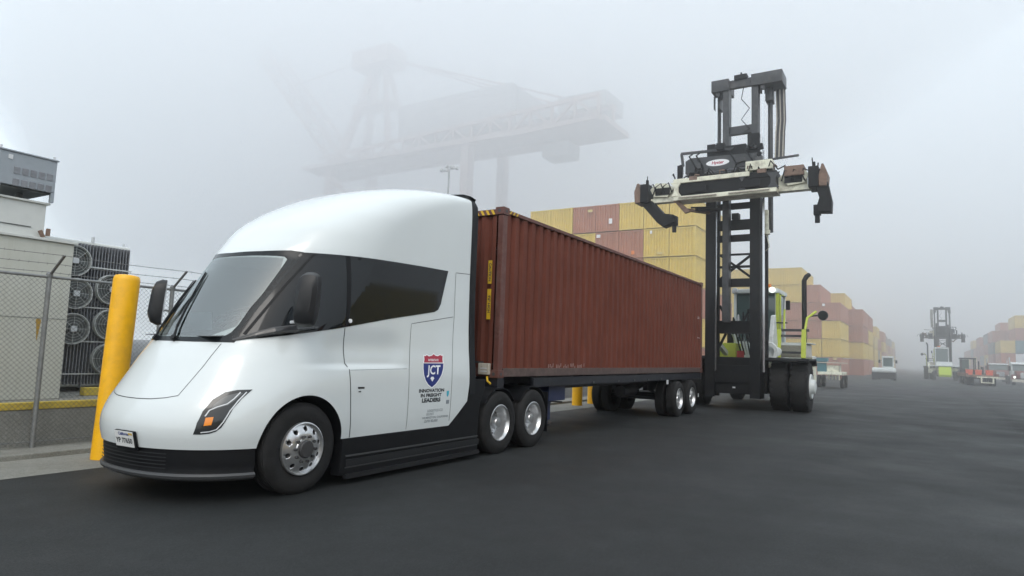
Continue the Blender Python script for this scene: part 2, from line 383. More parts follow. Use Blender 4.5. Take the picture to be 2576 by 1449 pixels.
def patch(poly, fn, off, name, material, parent, thick=.004, holes=None, step=.06, grid=.07):
    """a panel cut to poly in surface coordinates and laid on the surface fn(u, v, off), with a thin edge"""
    from mathutils.geometry import delaunay_2d_cdt
    P = dense(poly, step); pts = [Vector(p) for p in P]; es = [(i, (i+1) % len(P)) for i in range(len(P))]
    if holes:
        for h in holes:
            H = dense(h, step); o = len(pts); pts += [Vector(p) for p in H]; es += [(o+i, o+(i+1) % len(H)) for i in range(len(H))]
    u0, u1 = min(p[0] for p in P), max(p[0] for p in P); v0, v1 = min(p[1] for p in P), max(p[1] for p in P)
    u = u0+grid/2
    while u < u1:
        v = v0+grid/2
        while v < v1:
            if pip(u, v, poly) and not any(pip(u, v, h) for h in (holes or [])): pts.append(Vector((u, v)))
            v += grid
        u += grid
    vs, e2, fs, *_ = delaunay_2d_cdt(pts, es, [], 0, 1e-6)
    F = []
    for f in fs:
        c = (sum(vs[i][0] for i in f)/len(f), sum(vs[i][1] for i in f)/len(f))
        if pip(*c, poly) and not any(pip(*c, h) for h in (holes or [])): F.append(tuple(f))
    me = bpy.data.meshes.new(name); n = len(vs)
    top = [fn(v[0], v[1], off) for v in vs]; bot = [fn(v[0], v[1], off-thick) for v in vs]
    cnt = {}
    for f in F:
        for i in range(len(f)):
            k = (f[i], f[(i+1) % len(f)]); cnt[k] = 1
    rim = [(a, b) for (a, b) in cnt if (b, a) not in cnt]
    faces = F + [(b, a, a+n, b+n) for a, b in rim]
    me.from_pydata([tuple(p) for p in top+bot], [], faces); me.materials.append(M[material])
    me.polygons.foreach_set('use_smooth', [True]*len(F)+[False]*len(rim))
    bm = bmesh.new(); bm.from_mesh(me)
    bmesh.ops.delete(bm, geom=[v for v in bm.verts if not v.link_faces], context='VERTS')
    bmesh.ops.recalc_face_normals(bm, faces=bm.faces)
    # normals outward: the panel's faces look away from the cab's middle
    s_ = sum((f.normal.dot(f.calc_center_median()-Vector((6.2, YC, 1.6))))*f.calc_area() for f in bm.faces if f.smooth)
    if s_ < 0: bmesh.ops.reverse_faces(bm, faces=bm.faces)
    bm.to_mesh(me); bm.free(); me.set_sharp_from_angle(angle=R(40))
    # exact surface normals, so that reflections run clean across the panel
    look = {}
    for v in vs:
        p = fn(v[0], v[1], off); n_ = (fn(v[0], v[1], off+.1)-p).normalized(); look[(round(p.x, 4), round(p.y, 4), round(p.z, 4))] = n_
    nrm = []
    for pl_ in me.polygons:
        for li in pl_.loop_indices:
            c_ = me.vertices[me.loops[li].vertex_index].co; k_ = look.get((round(c_.x, 4), round(c_.y, 4), round(c_.z, 4)))
            nrm.append(tuple(k_) if (k_ is not None and pl_.use_smooth) else tuple(pl_.normal))
    me.normals_split_custom_set(nrm)
    return link(name, me, parent)
def seamline(pts, fn, name, parent, width=.010, material='seam', off=.0012):
    """a narrow panel gap following the surface"""
    vs = []; fs = []; P = []
    for i in range(len(pts)-1):
        a, b = pts[i], pts[i+1]; n = max(2, int(math.dist(a, b)/.05))
        P += [(a[0]+(b[0]-a[0])*k/n, a[1]+(b[1]-a[1])*k/n) for k in range(n)]
    P.append(pts[-1])
    for i, p in enumerate(P):
        q0, q1 = P[max(i-1, 0)], P[min(i+1, len(P)-1)]; t = Vector((q1[0]-q0[0], q1[1]-q0[1])).normalized(); nn = Vector((-t.y, t.x))*width/2
        vs += [fn(p[0]+nn.x, p[1]+nn.y, off), fn(p[0]-nn.x, p[1]-nn.y, off)]
    fs = [(2*i, 2*i+1, 2*i+3, 2*i+2) for i in range(len(P)-1)]
    m = MB(); m.add(vs, fs, True); return m.build(name, material, parent, fix=False)

TR = empty('semi_truck', (6.2, YC, 0)); T0 = Vector((6.2, YC, 0))
tag(TR, 'white cab-forward electric semi tractor with black wraparound windows, coupled to the brown container trailer', 'truck')
def fit(o):            # parts are modelled in world coordinates; hang them under the truck's empty
    o.location = o.location - T0; return o

# body shell as a closed solid
def body_rows():
    zs = list(np.linspace(.56, 1.32, 16)) + list(np.linspace(1.34, 1.56, 16)) + list(np.linspace(1.60, 3.9, 46)) + list(np.linspace(3.94, 4.195, 12)); N = 56; rows = []
    for z in zs:
        x0 = xf(z); rows.append([(x0 + (XR-x0)*(s/N)**2.0, z) for s in range(N+1)])
    return zs, N, rows
def make_body(inset=0., zmax=9):
    zs, N, rows = body_rows(); vs = []; fs = []
    for r in rows:
        ring = []
        for (x, z) in reversed(r): ring.append((x, YC - side(x, z), z))
        for (x, z) in r[1:]: ring.append((x, YC + side(x, z), z))
        vs += ring
    m = 2*N+1
    for i in range(len(rows)-1):
        for j in range(m-1): fs.append((i*m+j, (i+1)*m+j, (i+1)*m+j+1, i*m+j+1))
        fs.append((i*m+m-1, (i+1)*m+m-1, (i+1)*m, i*m))
    fs.append(tuple(range(m))); k = (len(rows)-1)*m; fs.append(tuple(range(k+m-1, k-1, -1)))
    b = MB(); b.add(vs, fs, True); return b
body = make_body().mesh('body', 'white_paint')
def cut(mb, mats, me):
    c = mb.mesh('c', mats); return boolean(me, c)
c = MB(); c.cyl((5.25, YC-2, .53), (5.25, YC-.82, .53), .575, 64); c.cyl((5.25, YC+.82, .53), (5.25, YC+2, .53), .575, 64)
body = cut(c, 'black_plastic', body)
c = MB(); c.prism([(7.965, .3), (7.965, .55), (8.40, .90), (8.47, 1.30), (9.2, 1.3), (9.2, .3)], YC-2, YC+2)
body = cut(c, 'black_plastic', body)
# opening for the windscreen and the cabin behind it (half-width, height)
WS_OUT = [(-.79,1.672),(-.4,1.668),(0,1.668),(.4,1.668),(.79,1.672),(.80,1.73),(.76,1.80),(.805,2.2),(.83,2.5),(.85,2.80),(.74,2.812),(.45,2.79),(0,2.775),(-.45,2.79),(-.74,2.812),(-.85,2.80),(-.83,2.5),(-.805,2.2),(-.76,1.80),(-.80,1.73)]
WS_IN = rounded([(-.66,1.725),(0,1.715),(.66,1.725),(.725,1.80),(.745,2.2),(.755,2.60),(.75,2.725),(.60,2.735),(0,2.722),(-.60,2.735),(-.75,2.725),(-.755,2.60),(-.745,2.2),(-.725,1.80)], 1)
c = MB(); c.prism([(YC+p[0]*1.0, p[1]) for p in rounded([(-.70,1.735),(0,1.725),(.70,1.735),(.74,2.2),(.75,2.70),(.6,2.715),(0,2.71),(-.6,2.715),(-.75,2.70),(-.74,2.2)],1)], 3.5, 6.6, 'yz')
body = cut(c, 'interior', body)
for p in body.polygons: p.use_smooth = True
body.set_sharp_from_angle(angle=R(32))
fit(link('body', body, TR))
fs_ = lambda u, v, o: ps(u, v, o)
fo_ = lambda u, v, o: ps(u, v, o, 1)
wf = fit(patch(WS_OUT, pf, .006, 'windshield_frame', 'frit', TR, thick=.01, holes=[WS_IN]))
fit(patch(WS_IN, pf, .004, 'windshield', 'windscreen_glass', TR, thick=.001))
SG = [(4.585,1.700),(4.615,1.76),(4.83,2.076),(5.06,2.37),(5.41,2.795),(5.93,2.812),(6.74,2.838),(7.25,2.85),(7.872,2.858),(7.80,2.62),(7.717,2.346),(7.66,2.26),(7.58,2.222),(7.507,2.209),(7.1,2.14),(6.62,2.061),(5.82,1.909),(5.2,1.80),(4.84,1.735)]
for fn in (fs_, fo_):
    fit(patch(SG, fn, .006, 'side_window', 'black_glass', TR, thick=.012))
# door-glass division lines
for fn in (fs_, fo_):
    fit(seamline([(4.70, 1.765), (5.175, 2.37), (5.53, 2.79)], fn, 'window_seal', TR, .022, 'black_plastic', .0085))
    fit(seamline([(5.86, 1.93), (5.90, 2.80)], fn, 'window_seal', TR, .06, 'black_plastic', .0085))
    fit(seamline([(5.828,1.895),(5.835,1.60),(5.85,1.47),(5.895,1.39),(5.93,.9),(5.964,.565)], fn, 'door_seam', TR, .014))
    fit(seamline([(7.015,.58),(7.014,1.38),(7.06,1.92),(7.075,2.02),(8.03,2.175)], fn, 'seam_crease_line', TR, .008))
    fit(seamline([(7.972,.63),(7.995,1.38),(8.060,2.178),(8.072,2.855),(8.44,2.875)], fn, 'seam_crease_line', TR, .009))
    fit(seamline([(5.91,1.385),(6.97,1.40)], fn, 'seam_crease_line', TR, .004, 'lip'))  # no gap here: dark line painted on as shade along the door crease
    fit(seamline([(6.04,1.167),(6.16,1.165)], fn, 'door_handle', TR, .022, 'dark_plastic', .004))
    fit(seamline([(6.055,1.12),(6.10,1.12)], fn, 'door_lock', TR, .016, 'lens_grey', .003))
# bonnet cut line
fit(seamline([(-.62,1.10),(-.5,1.072),(-.33,1.053),(-.13,1.046),(.1,1.046),(.33,1.053),(.5,1.072),(.62,1.10)], pf, 'bonnet_seam', TR, .008))
for sg in (-1, 1): fit(seamline([(sg*.689,1.655),(sg*.675,1.415),(sg*.632,1.17),(sg*.62,1.10)], pf, 'bonnet_seam', TR, .007))
# headlights (laid on the corner of the nose)
HL = [(4.142,.722),(4.165,.838),(4.214,.953),(4.301,1.069),(4.405,1.146),(4.503,1.172),(4.63,1.178),(4.53,1.089),(4.44,.985),(4.375,.865),(4.335,.79),(4.297,.752),(4.251,.732),(4.19,.722)]
def inner(poly, k):
    cx = sum(p[0] for p in poly)/len(poly); cz = sum(p[1] for p in poly)/len(poly); return [(cx+(p[0]-cx)*k, cz+(p[1]-cz)*k) for p in poly]
for fn in (fs_, fo_):
    h = fit(patch(HL, fn, .004, 'headlight', 'lens', TR, thick=.012, step=.03, grid=.04))
    def sub(o): o.parent = h; o.location = (0, 0, 0); return o
    sub(patch([(4.30,1.02),(4.36,1.075),(4.42,1.115),(4.50,1.14),(4.545,1.14),(4.46,1.06),(4.40,1.015),(4.32,.985),(4.27,.965)], fn, .006, 'lens', 'lens_grey', None, thick=.001, step=.02, grid=.03))
    sub(patch([(4.226,.890),(4.282,.898),(4.262,.818),(4.208,.808)], fn, .007, 'indicator', 'amber', None, thick=.002, step=.02, grid=.03))
    sub(seamline([(4.224,.904),(4.26,.962),(4.316,.996),(4.401,1.03),(4.46,1.08),(4.525,1.148)], fn, 'light_strip', None, .009, 'drl', .008))
    sub(seamline([(4.575,1.150),(4.49,1.06),(4.412,.960),(4.352,.850),(4.30,.772),(4.25,.752),(4.19,.742)], fn, 'light_strip', None, .010, 'drl', .008))
# licence plate on the bumper edge
pl = MB(); n_ = normal_front(-.14, .64); o_ = pf(-.14, .64, .03)
ax = Vector((0, 0, 1)).cross(n_).normalized(); ux = n_.cross(ax).normalized()
if ax.y > 0: ax = -ax
def on_plate(u, v, d=0.): return o_ + ax*u + ux*v + n_*d
pl.add([on_plate(u, v, d) for d in (-.006, 0) for u, v in ((-.155,-.082),(.155,-.082),(.155,.082),(-.155,.082))], [(0,1,2,3),(4,5,6,7),(0,1,5,4),(1,2,6,5),(2,3,7,6),(3,0,4,7)])
plate = fit(pl.build('licence_plate', 'plate_white', TR))
bk = MB(); bk.add([on_plate(u, v, d) for d in (-.03, -.008) for u, v in ((-.16,-.12),(.175,-.12),(.175,.085),(-.16,.085))], [(0,1,2,3),(4,5,6,7),(0,1,5,4),(1,2,6,5),(2,3,7,6),(3,0,4,7)])
fit(bk.build('plate_bracket', 'black_plastic', TR))
def decal(me, fn, parent, off=.002):
    """lay a flat lettering mesh (x right, y up) on a surface: fn(x, y, off)"""
    for v in me.vertices: v.co = fn(v.co.x, v.co.y, off)
    o = link(me.name, me, parent); return o
o = decal(text_mesh('California', .045, 'ink_blue', bold=.001), lambda x, y, o: on_plate(x, y+.055, o), plate); o.location = (0,0,0)
o = decal(text_mesh('YP 77650', .075, 'ink_dark', bold=.002), lambda x, y, o: on_plate(x*.95, y-.018, o), plate); o.location = (0,0,0)
o = decal(text_mesh('PWR', .03, 'haz_yellow', bold=.002), lambda x, y, o: on_plate(x+.12, y+.058, o), plate); o.location = (0,0,0)

# lower bumper: black band, grille ribs and lip
def low_ring(z, x0, wid, L=1.25, p=2.35, xe=4.68, n=26):
    pts = []
    for s in range(n+1):
        x = x0+(xe-x0)*(s/n)**1.9; t = min(1, (x-x0)/L); pts.append((x, wid*(1-(1-t)**p)**(1/p), z))
    return [(x, YC-d, z_) for x, d, z_ in reversed(pts)] + [(x, YC+d, z_) for x, d, z_ in pts[1:]]
def loft(rings, name, material, close=True):
    m = MB(); k = len(rings[0]); vs = [v for r in rings for v in r]
    fs = [(i*k+j, i*k+j+1, (i+1)*k+j+1, (i+1)*k+j) for i in range(len(rings)-1) for j in range(k-1)]
    m.add(vs, fs, True)
    if close:
        m.add(vs, [tuple(range(k)), tuple(range(len(vs)-k, len(vs)))])
        m.add(vs, [(i*k, (i+1)*k, (i+1)*k+k-1, i*k+k-1) for i in range(len(rings)-1)])
    return m.build(name, material, TR)
fit(loft([low_ring(.563, 3.925, 1.235), low_ring(.50, 3.93, 1.245), low_ring(.40, 3.945, 1.25), low_ring(.33, 3.955, 1.25), low_ring(.31, 3.95, 1.255)], 'bumper', 'black_plastic'))
fit(loft([low_ring(.312, 3.935, 1.262), low_ring(.29, 3.915, 1.268), low_ring(.262, 3.925, 1.262), low_ring(.235, 3.97, 1.24)], 'bumper_lip', 'lip', True))
def pfl(d, z, off): 
    q = min(1, abs(d)/1.25); return Vector((3.94+1.25*(1-(1-q**2.35)**(1/2.35))-off, YC+d, z))
for k in range(5):
    z = .365+.036*k; fit(seamline([(-.62, z), (-.3, z), (0, z), (.3, z), (.62, z)], pfl, 'grille_slat', TR, .012, 'dark_plastic', .014))
# black side skirts with ribs, fairing behind the chamfer
for sg in (-1, 1):
    yo = YC+sg*1.255; yi = YC+sg*1.10
    s_ = MB(); s_.prism([(5.83,.12),(5.86,.562),(7.965,.562),(8.46,1.0),(8.50,1.14),(8.60,1.22),(8.92,1.22),(8.90,1.06),(8.80,.86),(8.75,.62),(8.745,.36),(8.765,.12)], yi, yo)
    sk = fit(s_.build('side_skirt', 'black_plastic', TR, bevel=.012))
    rb = MB()
    for z0, h in ((.335, .018), (.20, .014)): rb.box(5.92, 8.74, min(yo, yo+sg*.014), max(yo, yo+sg*.014), z0, z0+h)
    r_ = rb.build('rib', 'lip', sk); r_.location = (0, 0, 0)
    st = MB(); st.box(5.92, 8.76, min(yo-sg*.02, yo+sg*.035), max(yo-sg*.02, yo+sg*.035), .075, .13)
    st.box(5.92, 8.76, min(yo-sg*.02, yo+sg*.02), max(yo-sg*.02, yo+sg*.02), .22, .30)
    q_ = st.build('step', 'dark_plastic', sk); q_.location = (0, 0, 0)
# rear extender gasket around the cab back
ring = []; N_ = 60
sec = [(YC-wz(z), z) for z in np.linspace(1.0, 4.10, 30)]
top = [(YC-1.14, 4.13), (YC-1.0, 4.175), (YC-.7, 4.20), (YC, 4.22)]
half = sec + top; full = half + [(2*YC-y, z) for y, z in reversed(half[:-1])]
gv = []; 
for y, z in full:
    for (x, s) in ((XR-.004, 1.006), (8.62, .995), (8.62, .93), (XR-.004, .93)):
        gv.append((x, YC+(y-YC)*s, 2.4+(z-2.4)*(s if z > 2.4 else 1)))
gf = [(4*i+j, 4*i+(j+1) % 4, 4*i+4+(j+1) % 4, 4*i+4+j) for i in range(len(full)-1) for j in range(4)]
q = MB(); q.add(gv, gf, True); fit(q.build('rear_gasket', 'black_plastic', TR))
q = MB(); q.box(8.44, 8.46, YC-1.1, YC+1.1, 1.15, 4.0); fit(q.build('cab_back_panel', 'dark_plastic', TR))
# white marks on the gasket edge
q = MB(); q.box(8.622, 8.626, YC-1.17, YC-1.13, 3.2, 3.6); fit(q.build('gasket_marker', 'ink_white', TR))
# chassis rails, battery box, rear deck, fifth wheel
q = MB(); q.box(4.9, 11.2, YC-.55, YC-.42, .62, .86); q.box(4.9, 11.2, YC+.42, YC+.55, .62, .86); q.box(5.95, 8.6, YC-1.08, YC+1.08, .18, .60)
q.box(8.5, 11.2, YC-.42, YC+.42, .70, .80); q.box(8.46, 8.9, YC-1.1, YC+1.1, .9, 1.12)
for xx in (9.36, 10.46): q.cyl((xx, YC-.95, .5), (xx, YC+.95, .5), .09, 16); q.lathe([(.0, -.22), (.2, -.16), (.24, 0), (.2, .16), (0, .22)], 'y', (xx, YC, .5), 20)
q.cyl((5.25, YC-.9, .5), (5.25, YC+.9, .5), .08, 12)
fit(q.build('chassis_frame', 'chassis', TR))
q = MB(); q.lathe([(.0, .95), (.5, .95), (.52, .92), (.52, .86), (0, .86)], 'z', (9.9, YC, 0), 28); fit(q.build('fifth_wheel', 'mast_black', TR))
for sg in (-1, 1):
    q = MB(); q.box(11.04, 11.06, min(YC+sg*.72, YC+sg*1.25), max(YC+sg*.72, YC+sg*1.25), .22, .95); fit(q.build('mud_flap', 'black_plastic', TR))
    q = MB()
    for xx in (9.36, 10.46):
        q.lathe([(.545, min(YC+sg*.7, YC+sg*1.27)), (.56, min(YC+sg*.7, YC+sg*1.27)), (.56, max(YC+sg*.7, YC+sg*1.27)), (.545, max(YC+sg*.7, YC+sg*1.27))], 'y', (xx, 0, .52), 20, R(35), R(145))
    fit(q.build('wheel_fender', 'black_plastic', TR))

# wheels
def tyre_mesh(rad, wid, rim, tread=True):
    m = MB(); h = wid/2; s = rad-rim
    m.lathe([(rim-.012, -h*.78), (rim+s*.12, -h*.93), (rim+s*.45, -h), (rim+s*.80, -h*.93), (rad-.018, -h*.80), (rad, -h*.70), (rad, h*.70), (rad-.018, h*.80), (rim+s*.80, h*.93), (rim+s*.45, h), (rim+s*.12, h*.93), (rim-.012, h*.78), (rim-.012, -h*.78)], 'y', n=56)
    # tread grooves as raised ribs
    for k in range(4):
        y = -h*.6+h*.4*k; m.lathe([(rad-.001, y), (rad+.008, y+.004), (rad+.008, y+h*.28), (rad-.001, y+h*.3)], 'y', n=56)
    return m.mesh('tyre', 'tyre', fix=False)
def rim_out():           # outer face at y = -h (towards -y): convex disc with hand holes, as on a steer axle
    m = MB(); m.lathe([(.298, .12), (.298, .0), (.296, -.020), (.285, -.024), (.278, -.010), (.270, .006), (.245, -.008), (.20, -.030), (.165, -.040), (.125, -.040), (.118, -.052), (.08, -.055), (0, -.055), (0, .12)], 'y', n=64)
    me = m.mesh('rim', 'alloy'); c = MB()
    for k in range(10):
        a = 2*math.pi*(k+.5)/10; c.cyl((.222*math.cos(a), -.2, .222*math.sin(a)), (.222*math.cos(a), .05, .222*math.sin(a)), .026, 14)
    return boolean(me, c.mesh('c', 'hub_dark'))
def rim_deep():          # dish set far inside, as on the outer wheel of a dual pair
    m = MB(); m.lathe([(.296, .24), (.298, .0), (.298, -.018), (.287, -.022), (.280, -.008), (.262, .02), (.255, .06), (.250, .16), (.235, .185), (.19, .18), (.15, .165), (.12, .165), (.118, .24)], 'y', n=56)
    me = m.mesh('rim', 'alloy'); c = MB()
    for k in range(10):
        a = 2*math.pi*(k+.5)/10; c.cyl((.212*math.cos(a), .05, .212*math.sin(a)), (.212*math.cos(a), .225, .212*math.sin(a)), .024, 12)
    return boolean(me, c.mesh('c', 'hub_dark'))
TY_S = tyre_mesh(.505, .29, .292); TY_D = tyre_mesh(.505, .27, .292)
RIM_S = rim_out(); RIM_D = rim_deep()
q = MB(); q.cyl((0, -.04, 0), (0, -.072, 0), .017, 6); NUT_S = q.mesh('lug_nut', 'hub_dark')
q = MB(); q.lathe([(.10, -.05), (.098, -.078), (.088, -.088), (.02, -.09), (0, -.09)], 'y', n=32); CAP_S = q.mesh('hub_cap', 'hub_dark')
q = MB(); q.cyl((0, .165, 0), (0, .13, 0), .017, 6); NUT_D = q.mesh('lug_nut', 'alloy')
q = MB(); q.lathe([(.115, .17), (.10, .10), (.092, .035), (.08, .015), (.03, .01), (0, .01)], 'y', n=28); CAP_D = q.mesh('hub_cap', 'alloy')
def wheel(parent, origin, x, yface, sgn, steer=False, z=.505):
    """sgn -1: outer face looks to -y"""
    wd = .29 if steer else .27
    e = link('wheel', TY_S if steer else TY_D, parent); e.location = Vector((x, yface - sgn*wd/2, z)) - origin; e.rotation_euler = (0, random.random()*6, 0) if sgn < 0 else (0, random.random()*6, math.pi)
    for k in range(10):
        a = 2*math.pi*k/10; c_ = link('lug_nut', NUT_S if steer else NUT_D, e); c_.location = (.142*math.cos(a), -wd/2+(.008 if steer else .03), .142*math.sin(a))
    for nm, me in (('rim', RIM_S if steer else RIM_D), ('hub_cap', CAP_S if steer else CAP_D)):
        c_ = link(nm, me, e); c_.location = (0, -wd/2+(.008 if steer else .03), 0)
    return e
def inner_wheel(parent, origin, x, y, z=.505):
    e = link('inner_wheel', TY_D, parent); e.location = Vector((x, y, z)) - origin
    return e
for sg in (-1, 1):
    yf = YC+sg*1.262
    wheel(TR, T0, 5.25, yf, sg, True)
    for xx in (9.36, 10.46): wheel(TR, T0, xx, YC+sg*1.295, sg); inner_wheel(TR, T0, xx, YC+sg*.83)

# mirrors on long arms, camera pods, wipers
def mirror(sg):
    fn = (lambda x, z, o: ps(x, z, o, sg))
    a = fn(4.63, 1.715, .02); b = fn(5.26, 1.88, .05); b2 = b + Vector((.05, sg*.12, .02))
    m = MB(); arm = []
    # wedge-shaped arm lying along the belt line
    pts = [(4.60, 1.695), (4.78, 1.755), (4.95, 1.80), (5.15, 1.840), (5.42, 1.88)]
    vs = []
    for i, (x, z) in enumerate(pts):
        h = (.008, .018, .024, .028, .014)[i]; o = (.012, .05, .10, .11, .03)[i]
        for dz, oo in ((-h*1.4, .004), (-h, o), (h, o), (h*1.3, .004)): vs.append(fn(x, z+dz, oo))
    fs = [(4*i+j, 4*i+(j+1) % 4, 4*i+4+(j+1) % 4, 4*i+4+j) for i in range(4) for j in range(4)] + [(0,1,2,3), (16,17,18,19)]
    m.add(vs, fs); arm_o = fit(m.build('mirror_arm', 'gloss_black', TR, bevel=.004))
    tr_ = MB(); vs = [fn(x, z+((.008, .018, .024, .028, .014)[i])+dz, oo+(.012, .05, .10, .11, .03)[i]) for i, (x, z) in enumerate(pts) for dz, oo in ((.002, .001), (-.012, .002))]
    tr_.add(vs, [(2*i, 2*i+1, 2*i+3, 2*i+2) for i in range(4)]); t_ = tr_.build('trim', 'lip', arm_o, fix=False); t_.location = (0, 0, 0)
    # mirror head: tall rounded housing
    hd = MB(); cx, cy = 5.0, YC+sg*1.44
    prof = rounded([(-.12,-.02),(-.135,.25),(-.115,.50),(-.06,.575),(.06,.585),(.125,.54),(.135,.3),(.125,.0),(.05,-.03)], 2)
    YW = R(34); dv = Vector((-math.cos(YW), sg*math.sin(YW), 0))        # housing bulges forward
    lat = Vector((math.sin(YW), sg*math.cos(YW), 0))
    vs = []; K = len(prof)
    for s_, d_ in ((1.0, -.055), (1.02, .0), (.90, .075), (.55, .115)):
        for u, v in prof:
            vs.append(Vector((cx, cy, 1.90)) + lat*(u*s_) + Vector((.06*v, 0, .28+(v-.28)*s_)) + dv*d_)
    fs = [(i*K+j, i*K+(j+1) % K, (i+1)*K+(j+1) % K, (i+1)*K+j) for i in range(3) for j in range(K)] + [tuple(range(K)), tuple(range(3*K, 4*K))]
    hd.add(vs, fs, True); ho = fit(hd.build('mirror', 'dark_plastic', TR))
    gl = MB(); vs = [Vector((cx, cy, 1.90)) + lat*(u*.88) + Vector((.06*v, 0, .28+(v-.28)*.9)) + dv*-.058 for u, v in prof]
    gl.add(vs, [tuple(range(K))]); g_ = gl.build('mirror_glass', 'chrome', ho, fix=False); g_.location = (0, 0, 0)
mirror(-1); mirror(1)
q = MB(); p0 = ps(5.15, 1.915, .05); q.cbox(p0, (.09, .05, .035), 0, -.1); fit(q.build('camera_pod', 'drl', TR, bevel=.01))
q = MB(); p0 = ps(5.898, 1.99, .01); q.cyl(p0+Vector((0, .01, 0)), p0+Vector((0, -.012, 0)), .026, 16); fit(q.build('camera_pod', 'ink_white', TR))
for (pts, piv) in (([(-.10,1.70),(-.02,1.82),(.16,2.28),(.24,2.50)], -.10), ([(.30,1.70),(.38,1.80),(.50,2.15),(.58,2.42)], .30)):
    m = MB(); m.tube([pf(d, z, .03) for d, z in pts], [.016, .012, .009, .006], 8); m.tube([pf(d+.05, z+.02, .014) for d, z in pts[1:]], .009, 6)
    m.cyl(pf(piv, 1.69, .0), pf(piv, 1.69, .05), .035, 14); fit(m.build('wiper', 'black_plastic', TR))
# cabin behind the windscreen
q = MB(); q.prism([(4.42,1.735),(5.1,1.80),(5.15,1.76),(5.15,1.738),(4.42,1.73)], YC-.66, YC+.66); fit(q.build('dashboard', 'interior_dark', TR))
st = MB(); st.prism(rounded([(5.75,1.75),(5.72,1.95),(5.86,2.5),(6.0,2.52),(6.05,2.45),(5.98,1.75)], 1), YC-.27, YC+.27); st.cbox((5.98, YC, 2.58), (.12, .28, .2), 0, .1)
fit(st.build('driver_seat', 'seat_cloth', TR, bevel=.03))
q = MB(); c0 = Vector((5.12, YC, 2.0)); axw = Vector((-.5, 0, .86)).normalized(); uu = Vector((0, 1, 0)); vv = axw.cross(uu)
q.tube([c0+uu*math.cos(a)*.22+vv*math.sin(a)*.22 for a in [2*math.pi*k/28 for k in range(28)]], .016, 8, closed=True); q.cyl(c0-uu*.21, c0+uu*.21, .02, 8); q.cyl(c0, c0+vv*.2-axw*.05, .025, 8)
fit(q.build('steering_wheel', 'interior_dark', TR))
for sg in (-1, 1):
    q = MB(); q.cbox((5.0, YC+sg*.44, 1.93), (.03, .30, .22), sg*R(20), -.2); fit(q.build('screen', 'screen', TR))
# door art: shield emblem with JCT, lettering under it
CX, CZ = 7.545, 1.365
def fd(x, y, o): return ps(x, y, o)
def shp(poly, name, material, off, parent=TR, g=.08):
    o = patch(poly, fs_, off, name, material, parent, thick=.0005, step=.03, grid=g)
    return fit(o) if parent is TR else o
SH = [(7.325,1.475),(7.322,1.40),(7.335,1.315),(7.375,1.235),(7.43,1.18),(7.515,1.135),(7.60,1.18),(7.665,1.235),(7.735,1.315),(7.775,1.40),(7.785,1.475)]
CR = [(7.335,1.485),(7.77,1.488),(7.762,1.53),(7.772,1.59),(7.735,1.585),(7.72,1.60),(7.66,1.578),(7.60,1.585),(7.562,1.608),(7.52,1.583),(7.455,1.572),(7.40,1.592),(7.38,1.575),(7.345,1.58),(7.35,1.53)]
OUTL = [(7.312,1.478),(7.308,1.40),(7.322,1.31),(7.364,1.226),(7.422,1.168),(7.515,1.119),(7.608,1.168),(7.676,1.226),(7.75,1.31),(7.79,1.40),(7.80,1.478),(7.784,1.53),(7.79,1.604),(7.735,1.60),(7.72,1.612),(7.66,1.592),(7.60,1.60),(7.562,1.622),(7.52,1.598),(7.455,1.588),(7.40,1.606),(7.38,1.592),(7.328,1.596),(7.33,1.53)]
em = shp(OUTL, 'emblem', 'ink_white', .0012)
def subd(o, p): o.parent = p; o.location = (0, 0, 0); return o
subd(shp(SH, 'emblem_field', 'logo_blue', .0022, None), em); subd(shp(CR, 'emblem_crown', 'logo_red', .0022, None), em)
subd(decal(text_mesh('JCT', .178, 'ink_white', bold=.004, shear=.12, sx=1.02), lambda x, y, o: ps(7.553+x, 1.375+y, o), None, .0034), em)
subd(decal(text_mesh('INTERSTATE', .042, 'ink_white', bold=.001), lambda x, y, o: ps(7.55+x, 1.52+y, o), None, .0034), em)
subd(shp([(7.475,1.262),(7.50,1.285),(7.54,1.285),(7.565,1.262),(7.52,1.215)], 'emblem_heart', 'ink_white', .0034, None), em)
def lines(rows, name='lettering'):
    for (txt, x, z, s, mm, b) in rows:
        me = text_mesh(txt, s, mm, name, bold=b, sx=1.42 if b > .002 else 1.1); xs = [v.co.x for v in me.vertices]; wd = max(xs)-min(xs)
        fit(decal(me, lambda u, v, o: ps(x+u, z+v, o), TR, .0022))
lines([('INNOVATION', 7.52, 1.088, .064, 'ink_dark', .003), ('IN FREIGHT', 7.51, 1.022, .064, 'ink_dark', .003), ('LEADERS', 7.515, .952, .075, 'ink_dark', .004),
       ('LOGISTICS CO', 7.615, .803, .05, 'ink_grey', .0005), ('US DOT', 7.51, .756, .045, 'ink_grey', .0005), ('WILMINGTON, CALIFORNIA', 7.635, .706, .043, 'ink_grey', .0005), ('GVW 82,000', 7.54, .657, .052, 'ink_grey', .001)])
shp([(7.872,1.072),(7.93,1.075),(7.925,1.02),(7.90,.985),(7.875,1.0)], 'badge', 'ink_cyan', .0022)
shp([(7.868,.94),(7.942,.94),(7.938,.885),(7.865,.885)], 'badge', 'ink_grey', .0022)
